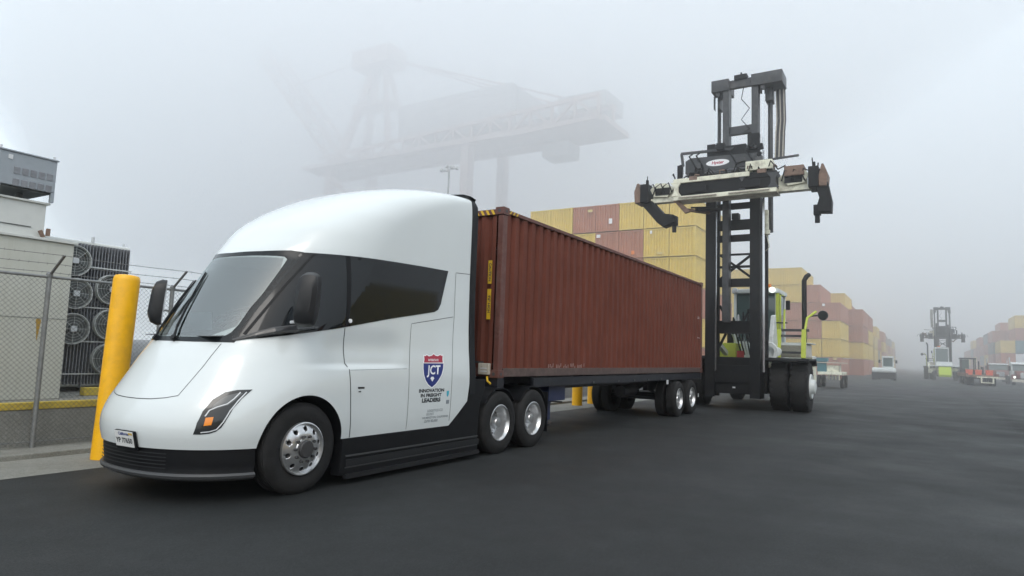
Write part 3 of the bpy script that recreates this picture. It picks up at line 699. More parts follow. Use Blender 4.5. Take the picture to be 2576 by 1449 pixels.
# ================================================================ container corrugation
def corrugated(L, H, n, depth, flat=.45):
    """(u, d) profile of a corrugated sheet of length L with n ribs; d is 0 outside, depth inside"""
    p = L/n; pts = []
    for k in range(n):
        u = k*p; pts += [(u, 0), (u+p*flat*.72, 0), (u+p*.5, depth), (u+p*(.5+flat*.62), depth)]
    pts.append((L, 0)); return pts
def sheet(prof, z0, z1, fn):
    m = MB(); vs = [fn(u, d, z) for u, d in prof for z in (z0, z1)]
    m.add(vs, [(2*i, 2*i+1, 2*i+3, 2*i+2) for i in range(len(prof)-1)]); return m
def casting(m, x, y, z, sx, sy, sz):
    """corner casting with its oval hole as a raised frame"""
    m.cbox((x, y, z), (.178, .162, .118))

# ================================================================ brown container on the trailer
CX0, CY0, CZ0, CL, CW, CH = 9.33, 6.015, 1.24, 12.19, 2.438, 2.896
CN = empty('shipping_container', (CX0+CL/2, CY0+CW/2, CZ0)); CO = Vector(CN.location)
tag(CN, 'brown high-cube shipping container with corrugated sides riding on the trailer behind the white tractor', 'shipping container')
def cpart(m, name, mats, bevel=0., fix=True):
    o = m.build(name, mats, CN, bevel=bevel, fix=fix); o.location = -CO; return o
x0, x1, y0, y1, z0, z1 = CX0, CX0+CL, CY0, CY0+CW, CZ0, CZ0+CH
for yy, s in ((y0, 1), (y1, -1)):
    prof = corrugated(CL-.30, 0, 41, .060, .58)
    cpart(sheet(prof, z0+.155, z1-.07, lambda u, d, z: (x0+.15+u, yy+s*(.022+d), z)), 'side_panel', 'cont_red')
    m = MB(); m.box(x0+.16, x1-.16, min(yy+s*.004, yy+s*.06), max(yy+s*.004, yy+s*.06), z0+.012, z0+.158); cpart(m, 'bottom_rail', 'cont_rail', .006)
    m = MB(); m.box(x0+.16, x1-.16, min(yy+s*.004, yy+s*.064), max(yy+s*.004, yy+s*.064), z1-.075, z1-.012); cpart(m, 'top_rail', 'cont_frame', .006)
for xx, s in ((x0, 1), (x1, -1)):
    prof = corrugated(CW-.30, 0, 9, .045)
    cpart(sheet(prof, z0+.15, z1-.10, lambda u, d, z: (xx+s*(.03+d), y0+.15+u, z)), 'end_panel', 'cont_red')
    m = MB(); m.box(min(xx+s*.004, xx+s*.07), max(xx+s*.004, xx+s*.07), y0+.16, y1-.16, z0+.01, z0+.15); cpart(m, 'sill', 'cont_frame', .006); m = MB(); m.box(min(xx+s*.004, xx+s*.07), max(xx+s*.004, xx+s*.07), y0+.16, y1-.16, z1-.11, z1-.012); cpart(m, 'header', 'cont_frame', .006)
for xx, sx in ((x0, 1), (x1, -1)):
    for yy, sy in ((y0, 1), (y1, -1)):
        m = MB(); m.box(min(xx+sx*.006, xx+sx*.15), max(xx+sx*.006, xx+sx*.15), min(yy+sy*.006, yy+sy*.11), max(yy+sy*.006, yy+sy*.11), z0+.118, z1-.118); cpart(m, 'corner_post', 'cont_frame', .012)
        for zz in (z0+.059, z1-.045):
            m = MB(); m.cbox((xx+sx*.085, yy+sy*.077, zz), (.19, .17, .13)); c = cpart(m, 'corner_casting', 'cont_frame', .008)
            h = MB(); h.cyl((xx+sx*.089, yy-sy*.0095, zz), (xx+sx*.089, yy+sy*.01, zz), .03, 14); h.cyl((xx-sx*.0115, yy+sy*.081, zz), (xx+sx*.01, yy+sy*.081, zz), .03, 14)
            q = h.build('hole', 'seam', c); q.location = (0, 0, 0)
m = MB(); vs = []
prof = corrugated(CL-.3, 0, 48, .02); vs = [(x0+.15+u, y, z1-.02-d) for u, d in prof for y in (y0+.05, y1-.05)]
m.add(vs, [(2*i, 2*i+1, 2*i+3, 2*i+2) for i in range(len(prof)-1)]); cpart(m, 'roof_panel', 'cont_red')
m = MB(); m.box(x0+.1, x1-.1, y0+.06, y1-.06, z0+.13, z0+.16); cpart(m, 'floor', 'chassis')
# hazard chevrons on the top edge: yellow blocks with slanting gaps
def chevrons(fn, L):
    m = MB(); k = 0; u = 0
    while u < L-.05:
        m.add([fn(u, 0), fn(u+.05, 0), fn(u+.10, .085), fn(u+.05, .085)], [(0,1,2,3)]); u += .11
    return m
cpart(chevrons(lambda u, v: (x0+.0015, y0+.17+u, z1-.105+v), .52), 'hazard_stripes', 'haz_yellow', fix=False)
cpart(chevrons(lambda u, v: (x0+.19+u, y0+.0015, z1-.074+v*.68), .32), 'hazard_stripes', 'haz_yellow', fix=False)
cpart(chevrons(lambda u, v: (x0+.0015, y1-.69+u, z1-.105+v), .5), 'hazard_stripes', 'haz_yellow', fix=False)
m = MB()
for za, zb in ((2.83, 3.235), (2.22, 2.74)): m.add([(x0+.022, 6.225, za), (x0+.022, 6.305, za), (x0+.022, 6.305, zb), (x0+.022, 6.225, zb)], [(0,1,2,3)])
st = cpart(m, 'height_sticker', 'haz_yellow', fix=False)
me = text_mesh('CAUTION', .07, 'ink_dark', bold=.002); o = decal(me, lambda x, y, o: Vector((x0+.0195, 6.265-y, 3.03-x)), st, 0); o.location = (0, 0, 0)
me = text_mesh('9\'6" HIGH', .07, 'ink_dark', bold=.002); o = decal(me, lambda x, y, o: Vector((x0+.0195, 6.265-y, 2.48-x)), st, 0); o.location = (0, 0, 0)
m = MB(); random.seed(3)
for k in range(26):      # scraped-off lettering low on the side
    u = 11.12+k*.062+random.uniform(-.01, .01); zz = 1.435+random.uniform(-.03, .03)
    if k % 5 == 4: continue
    m.add([(u, y0+.0185, zz-.03), (u+.035, y0+.0185, zz-.035), (u+.04, y0+.0185, zz+.035), (u+.006, y0+.0185, zz+.03)], [(0,1,2,3)])
mat('scuff', (.28, .17, .15), .7, var=.3, scale=30)
tag(cpart(m, 'worn_lettering', 'scuff', fix=False), kind='stuff')
for (txt, z, s) in (('22G1', 2.98, .10), ('MAX 30480', 2.34, .05)):
    me = text_mesh(txt, s, 'ink_white', 'lettering'); o = decal(me, lambda x, y, o: Vector((21.12+x, y0+.0185, z+y)), CN, 0); o.location = -CO

# ================================================================ container chassis trailer
TL = empty('container_chassis', (15.4, YC, 0)); TO = Vector(TL.location)
tag(TL, 'dark blue skeletal container chassis trailer with tandem axles under the brown container', 'trailer')
def tp(m, name, mats, bevel=0.): o = m.build(name, mats, TL, bevel=bevel); o.location = -TO; return o
m = MB()
for sg in (-1, 1):
    ya = YC+sg*.48; m.prism([(9.45,1.10),(9.45,1.225),(21.5,1.225),(21.5,.93),(12.9,.93),(12.2,1.06),(9.6,1.10)], ya-.06, ya+.06)
for xx in np.linspace(10.2, 21.3, 12): m.box(xx-.05, xx+.05, YC-.47, YC+.47, .98, 1.18)
tp(m, 'frame_rail', 'chassis', .006)
for xx in (9.46, 21.42):
    m = MB(); m.box(xx-.10, xx+.10, YC-1.20, YC+1.20, 1.04, 1.236); tp(m, 'bolster', 'chassis', .008)
for xx in (13.6, 17.6):
    m = MB(); m.box(xx-.06, xx+.06, YC-1.12, YC+1.12, 1.02, 1.22); tp(m, 'outrigger', 'chassis', .006)
m = MB(); m.box(10.6, 21.4, y0+.03, y0+.10, 1.05, 1.225); m.box(10.6, 21.4, y1-.10, y1-.03, 1.05, 1.225); tp(m, 'side_rail', 'chassis', .006)
# marker lamps below the side rail
for xx in (13.2, 14.6, 15.6, 16.6, 17.6):
    m = MB(); m.box(xx-.05, xx+.05, y0+.012, y0+.028, 1.07, 1.11); tp(m, 'marker_light', 'lip')
m = MB(); m.box(18.05, 18.17, y0+.0, y0+.028, .94, 1.06); tp(m, 'marker_light', 'drl', .004)
# front light box with twistlock handle
m = MB(); m.cbox((9.30, 6.27, 1.38), (.06, .22, .19)); b_ = tp(m, 'light_box', 'light_box', .012)
q = MB(); q.box(9.262, 9.268, 6.20, 6.33, 1.33, 1.35); q.box(9.262, 9.268, 6.20, 6.33, 1.38, 1.40); q = q.build('reflector', 'drl', b_); q.location = (0, 0, 0)
m = MB(); m.cbox((9.33, 6.42, 1.49), (.03, .20, .03)); tp(m, 'bracket', 'lip')
m = MB(); m.tube([(9.30, 6.21, 1.25), (9.26, 6.17, 1.18), (9.25, 6.10, 1.14)], .018, 8); tp(m, 'twistlock_handle', 'haz_yellow')
# landing gear
for sg in (-1, 1):
    ya = YC+sg*.70
    m = MB(); m.box(11.80, 12.02, ya-.09, ya+.09, .34, 1.08); m.box(11.84, 11.98, ya-.06, ya+.06, .24, .5); lg = tp(m, 'landing_leg', 'chassis_blue', .008)
    q = MB(); q.cyl((11.91, ya, .235), (11.91, ya, .26), .14, 20); q = q.build('foot', 'chassis', lg); q.location = (0, 0, 0)
    m = MB(); m.bar((11.95, ya, .55), (12.6, ya, 1.0), .05, .05); tp(m, 'brace', 'chassis_blue')
m = MB(); m.box(11.55, 12.25, YC-1.0, YC-.72, .74, 1.05); tp(m, 'mounting_plate', 'chassis_blue', .006)
m = MB(); m.box(11.85, 11.93, YC-.7, YC+.7, .62, .7); m.cyl((11.9, YC-1.12, .72), (11.9, YC-.7, .72), .015, 8); tp(m, 'crank', 'chassis')
# bogie
m = MB()
for xx in (18.98, 20.24): m.cyl((xx, YC-.95, .5), (xx, YC+.95, .5), .075, 14)
for sg in (-1, 1):
    m.box(18.3, 20.9, YC+sg*.48-.06, YC+sg*.48+.06, .72, .93); m.bar((18.6, YC+sg*.48, .75), (19.6, YC+sg*.48, .55), .09, .05); m.bar((19.6, YC+sg*.48, .55), (20.7, YC+sg*.48, .75), .09, .05)
tp(m, 'bogie', 'chassis')
for sg in (-1, 1):
    for xx in (18.98, 20.24): wheel(TL, TO, xx, YC+sg*1.295, sg); inner_wheel(TL, TO, xx, YC+sg*.83)
    m = MB(); m.box(21.02, 21.04, min(YC+sg*.72, YC+sg*1.22), max(YC+sg*.72, YC+sg*1.22), .3, .92); tp(m, 'mud_flap', 'black_plastic')
m = MB(); m.box(21.50, 21.56, YC-1.1, YC+1.1, .45, .56); m.box(21.44, 21.52, YC-.5, YC-.42, .5, .95); m.box(21.44, 21.52, YC+.42, YC+.5, .5, .95); tp(m, 'rear_guard', 'drl')
m = MB(); m.cyl((17.0, YC-.25, .72), (17.9, YC-.25, .72), .16, 18); tp(m, 'air_tank', 'chassis')

# ================================================================ kerb strip, wall, fence
m = MB(); m.add([(-60, 9.05, .004), (90, 9.05, .004), (90, 10.34, .004), (-60, 10.34, .004)], [(0,1,2,3)])
tag(m.build('pavement', 'concrete', fix=False), kind='structure')
m = MB(); m.box(-60, 40, 10.30, 11.02, -.05, .075); tag(m.build('kerb', 'concrete', bevel=.015), kind='structure')
W = empty('equipment_pad', (5, 12, 0)); tag(W, 'raised concrete equipment pad with yellow painted top edge behind the chain-link fence', 'concrete pad')
def wp(m, name, mats, bevel=0.): o = m.build(name, mats, W, bevel=bevel); o.location = (-5, -12, 0); return o
m = MB(); m.box(-20, 9.5, 11.0, 14.9, -.05, .600); wp(m, 'base', 'concrete_wall', .012)
m = MB(); m.box(-20, 9.5, 10.985, 11.12, .602, .705); wp(m, 'painted_edge', 'pad_yellow', .012)
m = MB(); m.box(-20, 9.5, 11.12, 14.9, .602, .66); wp(m, 'top_slab', 'concrete', .0)
m = MB(); m.box(5.95, 9.0, 12.35, 12.50, .662, .80); wp(m, 'inner_kerb', 'pad_yellow', .01)

FN = empty('chain_link_fence', (4.6, 10.85, .075)); tag(FN, 'galvanised chain-link fence topped with barbed wire, running along the kerb behind the truck', 'fence')
FO = Vector(FN.location)
def fp(o): o.location = -FO; return o
posts = [-3.0, -1.1, .8, 2.7, 4.6, 6.48, 8.4, 10.3, 12.2, 14.1, 16.0]
for x in posts:
    m = MB(); m.cyl((x, 10.85, .07), (x, 10.85, 2.56), .034, 14); po = fp(m.build('post', 'fence_steel', FN))
    q = MB(); q.bar((x, 10.85, 2.55), (x+.03, 10.52, 2.84), .035, .02); q = q.build('barb_arm', 'barb', po); q.location = (0, 0, 0)
    q = MB(); q.lathe([(.036, 2.52), (.045, 2.54), (.045, 2.58), (.02, 2.61), (0, 2.61)], 'z', (x, 10.85, 0), 14); q = q.build('cap', 'fence_steel', po); q.location = (0, 0, 0)
    for zz in (.5, 1.2, 1.9):
        q = MB(); q.lathe([(.036, zz-.012), (.040, zz-.012), (.040, zz+.012), (.036, zz+.012)], 'z', (x, 10.85, 0), 12); q = q.build('tie_band', 'fence_steel', po); q.location = (0, 0, 0)
m = MB(); m.tube([(-4, 10.85, 2.535), (16.2, 10.85, 2.535)], .022, 10); fp(m.build('top_rail', 'fence_steel', FN))
m = MB(); m.tube([(-4, 10.85, .16), (16.2, 10.85, .16)], .008, 6); fp(m.build('tension_wire', 'fence_steel', FN))
m = MB(); random.seed(2)
def strut(m, a, b, r):
    a = Vector(a); b = Vector(b); d = (b-a).normalized(); u = Vector((0, 1, 0)); v = d.cross(u).normalized()
    P = [p + q_ for p in (a, b) for q_ in (u*r, v*r*.87-u*r*.5, -v*r*.87-u*r*.5)]
    m.add(P, [(0,1,4,3),(1,2,5,4),(2,0,3,5)])
s_, H_ = .072, 2.42
for k in range(int((20.+H_)/s_)):
    xa = -4-H_+k*s_
    for sgn, yy in ((1, 10.822), (-1, 10.826)):
        a = (xa, .11) if sgn > 0 else (xa+H_, .11); b = (xa+H_, .11+H_) if sgn > 0 else (xa, .11+H_)
        # clip to the fence length
        (ax_, az), (bx, bz) = a, b
        if ax_ > bx: ax_, az, bx, bz = bx, bz, ax_, az
        if bx < -4 or ax_ > 16.2: continue
        if ax_ < -4: az += (bz-az)*(-4-ax_)/(bx-ax_); ax_ = -4
        if bx > 16.2: bz = az+(bz-az)*(16.2-ax_)/(bx-ax_); bx = 16.2
        strut(m, (ax_, yy, az), (bx, yy, bz), .0024)
tag(fp(m.build('wire_mesh', 'wire', FN, fix=False)), kind='stuff')
for t_, in ((.15,), (.55,), (.97,)):
    y_, z_ = 10.85-.33*t_, 2.55+.29*t_; m = MB(); pts = []
    for k in range(81):
        x = -4+k*.2525; sag = .015*math.sin(((x+3)/1.9 % 1)*math.pi); pts.append((x, y_, z_+.008-sag))
    m.tube(pts, .0042, 5)
    for k in range(170):
        x = -3.9+k*.118; a = random.random()*3.14; m.bar((x, y_-.02*math.cos(a), z_-.02*math.sin(a)), (x+.004, y_+.02*math.cos(a), z_+.02*math.sin(a)), .003, .003)
    fp(m.build('barbed_wire', 'barb', FN, fix=False))

# bollards
def bollard_mesh():
    m = MB(); r = .172
    m.lathe([(r, 0), (r, 2.50), (r*.97, 2.545), (r*.88, 2.572), (r*.6, 2.585), (0, 2.59)], 'z', n=40); return m.mesh('bollard', 'bollard_yellow')
BM = bollard_mesh()
b = link('bollard', BM); b.location = (5.02, 9.70, 0); b.rotation_euler = (0, R(1.9), 0)
tag(b, 'thick yellow steel bollard leaning slightly beside the nose of the white tractor', 'bollard', 'yellow bollards along the kerb')
for i, (x, lb) in enumerate(((19.95, 'yellow bollard seen under the trailer, the one nearer the landing legs'), (21.15, 'yellow bollard seen under the trailer, the one nearer the rear wheels'))):
    c = b.copy(); col.objects.link(c); c.location = (x, 9.70, 0); c.rotation_euler = (0, 0, 0); tag(c, lb)

# ================================================================ electrical cabinets, hood box, transformer
CB = empty('electrical_cabinet', (3.6, 13, .66)); tag(CB, 'large beige electrical cabinet with a rust streak, stepped upper box, behind the fence', 'cabinet')
def lp(root, m, name, mats, bevel=0., fix=True):
    o = m.build(name, mats, root, bevel=bevel, fix=fix); o.location = -Vector(root.location); return o
m = MB(); m.box(1.0, 5.41, 12.0, 14.2, .66, 3.20); lp(CB, m, 'cabinet_body', 'beige', .012)
m = MB(); m.box(.96, 5.45, 11.96, 14.24, 3.202, 3.245); lp(CB, m, 'top_cap', 'beige_light', .008)
m = MB(); m.box(1.2, 4.99, 12.12, 14.0, 3.246, 3.80); u_ = lp(CB, m, 'upper_box', 'beige_light', .01)
q = MB(); q.box(1.15, 5.03, 12.08, 14.04, 3.802, 3.835); q = q.build('lid', 'beige_light', u_, bevel=.006); q.location = (0, 0, 0)
q = MB(); q.box(1.2, 4.80, 12.105, 12.121, 3.40, 3.412); q = q.build('joint', 'fan_dark', u_); q.location = (0, 0, 0)
for zz in (1.95,):
    m = MB(); m.box(1.05, 5.40, 11.995, 12.001, zz, zz+.008); lp(CB, m, 'panel_joint', 'fence_steel')
for k, xx in enumerate((4.93, 5.02)):
    m = MB(); m.cbox((xx, 12.05, 3.31+.04*k), (.05, .05, .12), 0, .5*(k-1)); lp(CB, m, 'lifting_lug', 'rusty')
m = MB(); pts = rounded([(5.0, 1.93), (5.05, 1.95), (5.085, 1.92), (5.075, 1.85), (5.06, 1.70), (5.045, 1.56), (5.03, 1.70), (5.02, 1.84)], 2)
m.add([(x-.05, 11.9985, z) for x, z in pts], [tuple(range(len(pts)))]); lp(CB, m, 'rust_streak', 'rust_stain', fix=False)
GB = empty('ventilation_hood', (4.63, 12.5, 3.84)); tag(GB, 'grey-blue louvred metal hood on legs standing on top of the beige cabinet', 'ventilation hood')
m = MB(); m.box(4.235, 5.035, 12.0, 13.2, 4.00, 4.52); hb = lp(GB, m, 'hood_body', 'grey_box', .008)
m = MB(); m.box(4.215, 5.055, 11.98, 13.22, 4.521, 4.545); lp(GB, m, 'hood_lid', 'grey_box', .006)
for xx in (4.235, 4.985):
    for yy in (12.0, 13.14): 
        m = MB(); m.box(xx, xx+.05, yy, yy+.06, 3.836, 3.999); lp(GB, m, 'leg', 'grey_box')
m = MB(); m.cyl((4.72, 12.45, 3.836), (4.72, 12.45, 3.999), .05, 14); lp(GB, m, 'duct', 'fan_dark')
m = MB(); m.box(4.27, 5.0, 12.05, 13.15, 3.97, 3.998); lp(GB, m, 'base_tray', 'fan_dark')
for r_ in range(2):
    for k in range(5):
        m = MB(); xx = 4.44+k*.115; zz = 4.30-.19*r_; m.prism([(12.001, zz), (11.992, zz-.01), (11.992, zz-.115), (12.001, zz-.10)], xx, xx+.085, 'yz'); q = m.build('louvre', 'radiator', hb); q.location = (0, 0, 0)
m = MB(); m.box(4.35, 4.41, 11.990, 11.998, 4.40, 4.47); q = m.build('label_plate', 'drl', hb); q.location = (0, 0, 0)
m = MB(); m.cbox((4.99, 12.02, 4.57), (.03, .03, .05)); m.cbox((4.25, 12.02, 4.57), (.03, .03, .05)); lp(GB, m, 'lifting_lug', 'drl')

TF = empty('transformer', (6.6, 13.9, .66)); tag(TF, 'finned power transformer with round cooling fans beside the beige cabinet', 'transformer')
for k in range(26):
    x = 5.6+k*.056; m = MB(); m.box(x, x+.014, 13.30, 14.4, .80 if k % 13 else .75, 3.42); f_ = lp(TF, m, 'radiator_fin', 'radiator')
for y_, z_ in ((13.42, 3.43), (14.2, 3.43), (13.42, .80)):
    m = MB(); m.tube([(5.55, y_, z_), (7.04, y_, z_)], .05, 12); lp(TF, m, 'header_pipe', 'beige_light')
m = MB(); m.box(5.5, 7.0, 14.42, 14.85, .661, 3.25); lp(TF, m, 'tank', 'grey_box', .01)
m = MB(); m.box(5.6, 5.66, 13.5, 14.3, .661, .80); m.box(6.9, 6.96, 13.5, 14.3, .661, .80); lp(TF, m, 'foot', 'radiator')
for zz in (2.98, 2.22, 1.58, .98):
    m = MB(); m.box(5.55, 7.06, 13.275, 13.295, zz, zz+.025); lp(TF, m, 'fan_support', 'fan_ring')
def fan(x, z):
    e = empty('cooling_fan', (0, 0, 0)); e.parent = TF; e.location = Vector((x, 13.22, z)) - Vector(TF.location)
    m = MB(); m.lathe([(.285, -.05), (.285, .05), (.272, .05), (.272, -.05), (.285, -.05)], 'y', n=36); m.build('fan_ring', 'fan_ring', e)
    m = MB()
    for rr in (.06, .11, .16, .21, .255): m.tube([(rr*math.cos(2*math.pi*k/28), -.052, rr*math.sin(2*math.pi*k/28)) for k in range(28)], .0025, 4, closed=True)
    for k in range(8): m.bar((0, -.052, 0), (.28*math.cos(math.pi*k/4), -.052, .28*math.sin(math.pi*k/4)), .005, .005)
    tag(m.build('fan_guard', 'fan_ring', e), kind='stuff')
    m = MB()
    for k in range(5):
        a = 2*math.pi*k/5+x; m.add([(.05*math.cos(a), -.02, .05*math.sin(a)), (.255*math.cos(a-.2), -.03, .255*math.sin(a-.2)), (.26*math.cos(a+.3), .03, .26*math.sin(a+.3)), (.05*math.cos(a+.7), .02, .05*math.sin(a+.7))], [(0,1,2,3)])
    m.add([(.27*math.cos(2*math.pi*k/30), .045, .27*math.sin(2*math.pi*k/30)) for k in range(30)], [tuple(range(30))]); m.build('fan_blades', 'fan_dark', e, fix=False)
    m = MB(); m.cbox((0, -.06, 0), (.10, .03, .10)); m.build('fan_hub', 'drl', e)
for x, z in ((5.98, 3.07), (6.05, 2.47), (6.06, 1.82), (6.68, 2.60), (6.70, 1.93), (6.72, 1.28)): fan(x, z)
m = MB(); m.cyl((6.35, 13.4, 3.47), (6.35, 13.4, 3.58), .03, 10); m.cyl((6.98, 13.5, 3.47), (6.98, 13.5, 3.55), .02, 10); lp(TF, m, 'bushing', 'drl')
PR = empty('pipe_railing', (8.3, 12.6, .66)); tag(PR, 'low grey pipe railing on the pad between the yellow bollard and the tractor windshield', 'railing')
for xx in (7.3, 8.3, 9.3):
    m = MB(); m.cyl((xx, 12.6, .66), (xx, 12.6, 2.25), .025, 10); lp(PR, m, 'railing_post', 'fence_steel')
for zz in (1.35, 1.80, 2.25):
    m = MB(); m.tube([(7.3, 12.6, zz), (9.35, 12.6, zz)], .02, 8); lp(PR, m, 'rail', 'fence_steel')
# faint rubber tracks on the asphalt
def track(pts, wd, z=.004):
    P = []
    for i in range(len(pts)-1):
        for k in range(8):
            t = k/8; p0, p1, p2, p3 = [Vector((*pts[max(0, min(len(pts)-1, i+j))], 0)) for j in (-1, 0, 1, 2)]
            P.append(.5*((2*p1)+(p2-p0)*t+(2*p0-5*p1+4*p2-p3)*t*t+(3*p1-p0-3*p2+p3)*t**3))
    P.append(Vector((*pts[-1], 0))); me = bpy.data.meshes.new('tyre_track'); vs = []
    for i, p in enumerate(P):
        d = (P[min(i+1, len(P)-1)]-P[max(i-1, 0)]).normalized(); n = Vector((-d.y, d.x, 0))*wd/2; vs += [(p+n+Vector((0, 0, z))), (p-n+Vector((0, 0, z)))]
    me.from_pydata([tuple(v) for v in vs], [], [(2*i, 2*i+1, 2*i+3, 2*i+2) for i in range(len(P)-1)])
    uv = me.uv_layers.new(name='UVMap')
    for pl_ in me.polygons:
        for li, vi in zip(pl_.loop_indices, pl_.vertices): uv.data[li].uv = (vi % 2, vi/2)
    me.materials.append(M['rubber_mark']); tag(link('tyre_track', me), kind='structure')
track([(121, -.3), (78, -2.1), (47, -2.6), (30, -2.5), (20, -2.3), (12, -1.9)], .7)
track([(23.2, 3.6), (28.4, 2.9), (34, 2.2), (42, 1.1), (54, -.3), (75, -1.6)], .6, .008)
# ================================================================ container handlers (forklifts with a spreader)
def hang(o, p): o.parent = p; return o
def handler(label, near=True, MH=11.85, SZ=7.55, carry=8.6, width=6.1):
    """local frame: +x forward (the mast side), y left, origin on the ground under the mast front"""
    root = empty('container_handler', (0, 0, 0)); tag(root, label, 'container handler', 'container handlers in the yard')
    def P(m, name, mats, bevel=0., par=None, fix=True):
        m.v = [(v[0], -v[1], v[2]) for v in m.v]; m.f = [tuple(reversed(f)) for f in m.f]; return m.build(name, mats, par or root, bevel=bevel, fix=fix)
    hw = .93; io = -.22 if near else 0.      # the inner mast sits a little to one side
    # outer mast: two channel uprights, chrome lift cylinders, cross members
    for sg in (-1, 1):
        m = MB(); ya, yb = sg*hw, sg*(hw-.34)
        m.box(-.72, -.58, min(ya, yb), max(ya, yb), .40, 7.35); m.box(-.14, 0, min(ya, yb), max(ya, yb), .40, 7.35); m.box(-.60, -.12, min(sg*hw, sg*(hw-.06)), max(sg*hw, sg*(hw-.06)), .40, 7.35)
        P(m, 'outer_mast_rail', 'mast_black', .008)
        ya, yb = io+sg*(hw-.32), io+sg*(hw-.54)
        m = MB(); m.box(-.56, -.18, min(ya, yb), max(ya, yb), 3.0, MH-.4); P(m, 'inner_mast_rail', 'mast_grey', .008)
        m = MB(); m.cyl((-.82, sg*(hw+.02), .6), (-.82, sg*(hw+.02), 6.2), .10, 16); P(m, 'lift_cylinder', 'mast_black')
        m = MB(); m.cyl((-.82, io+sg*(hw-.02), 6.2), (-.82, io+sg*(hw-.02), MH-.75), .085, 14); P(m, 'piston_rod', 'mast_grey')
        m = MB(); m.bar((-.10, io+sg*(hw-.12), 1.3), (-.10, io+sg*(hw-.12), MH-.7), .07, .02, up=(1, 0, 0)); P(m, 'lift_chain', 'chrome')
        hx = .50 if (sg < 0 and near) else .08; m = MB(); m.box(-1.0, -.1, min(io+sg*(hw+hx), io+sg*(hw-.54)), max(io+sg*(hw+hx), io+sg*(hw-.54)), MH-.46, MH-.03); m.box(-1.0, -.5, min(io+sg*(hw+.1), io+sg*(hw-.14)), max(io+sg*(hw+.1), io+sg*(hw-.14)), MH-.95, MH-.46)
        m.lathe([(.0, -.06), (.17, -.06), (.17, .06), (0, .06)], 'y', (-.3, io+sg*(hw-.16), MH-.58), 18)
        P(m, 'mast_head', 'mast_grey', .02)
    for (za, zb, nm) in ((6.32, 6.68, 0), (5.9, 6.14, 0), (7.08, 7.30, 0), (4.27, 4.56, 0), (2.60, 3.06, 0), (5.40, 5.46, 0)):
        m = MB(); m.box(-.66, -.52, -hw+.3, hw-.3, za, zb); P(m, 'cross_member', 'mast_black', .01)
    m = MB(); m.box(-.70, -.40, -.12, .12, 6.68, 6.9); P(m, 'cross_member', 'mast_black')
    m = MB()
    for sg in (-1, 1):
        for (a_, b_) in (((-.6, sg*.55, 5.42), (-.6, 0, 5.0)), ((-.6, sg*.57, 4.55), (-.6, 0, 5.0)), ((-.6, sg*.57, 3.6), (-.6, sg*.25, 3.06)), ((-.6, sg*.6, 2.1), (-.6, sg*.35, 2.6))):
            m = MB(); m.bar(a_, b_, .08, .08); P(m, 'cross_brace', 'mast_black')
    m = MB(); m.box(-.64, -.56, -.6, .6, 4.95, 5.03); P(m, 'cross_brace', 'mast_black')
    m = MB(); m.box(-.60, -.18, -hw+.05, hw-.05, .52, 1.78); m.box(-.16, -.10, -hw+.3, hw-.3, .9, 1.5); P(m, 'base_plate', 'mast_black', .015)
    m = MB(); m.cbox((-.09, -.05, .74), (.02, .09, .05)); P(m, 'plate_lamp', 'drl')
    for zz, h in ((MH-.36, .30), (MH-2.1, .30)):
        m = MB(); m.box(-.45, -.28, io-hw+.5, io+hw-.5, zz, zz+h); P(m, 'inner_cross_member', 'mast_grey', .012)
    m = MB(); m.box(-.5, -.2, io-.22, io+.22, MH-.08, MH+.08); m.cyl((-.35, io, MH+.08), (-.35, io, MH+.2), .03, 8); P(m, 'sensor_box', 'mast_black')
    pts = [(-.2, io-.12, MH-.4)] + [(-.2, io-.12-.14*(1 if k % 2 else -1)-.06, MH-.85-.38*k) for k in range(4)] + [(-.2, io-.1, MH-2.1)]
    sm = []
    for i in range(len(pts)-1):
        for t in (0, .25, .5, .75): sm.append(Vector(pts[i]).lerp(Vector(pts[i+1]), t*t*(3-2*t)))
    m = MB(); m.tube(sm, .014, 6); P(m, 'coiled_cable', 'mast_black')
    # hose bundle down the right side
    for k in range(8):
        m = MB(); y_ = io-(hw+.16+.042*k); m.tube([(-.9, y_, MH-.35), (-.92, y_-.02, MH-1.6), (-.9, y_+.01, carry+1.2), (-.85, y_+.03, carry+.3)], .021, 7); P(m, 'hose', 'lip' if k % 3 else 'light_box')
    # carriage in front of the mast
    CR_ = empty('carriage', (0, 0, 0)); CR_.parent = root
    cz = carry
    m = MB(); m.prism([(1.50, cz-.36), (1.50, cz+.10), (1.30, cz+.20), (-.95, cz+.12), (-.95, cz-.30), (.2, cz-.34)], .42, .62, 'yz'); 
    P(m, 'front_beam', 'mast_grey', .015, CR_)
    m = MB(); m.prism([(1.35, cz-.38), (-1.05, cz-.34), (-1.05, cz-.85), (-.1, cz-.95), (.8, cz-.80), (1.2, cz-.62)], .40, .60, 'yz'); P(m, 'lower_beam', 'mast_black', .015, CR_)
    m = MB(); m.box(.04, .42, -.55, .55, cz-.5, cz+.55); m.box(.0, .2, -.95, -.55, cz-.9, cz+.95); m.box(.0, .2, .55, .85, cz-.6, cz+.75); P(m, 'backrest', 'mast_black', .02, CR_)
    m = MB(); m.bar((.55, 1.68, cz+.42), (.30, -.98, cz+.42), .08, .09); m.bar((.55, 1.66, cz+.42), (.55, 1.60, cz-.05), .08, .09); m.bar((.1, -.9, cz-.05), (.1, -2.2, cz-.0), .07, .07); P(m, 'guard_rail', 'mast_grey', .01, CR_)
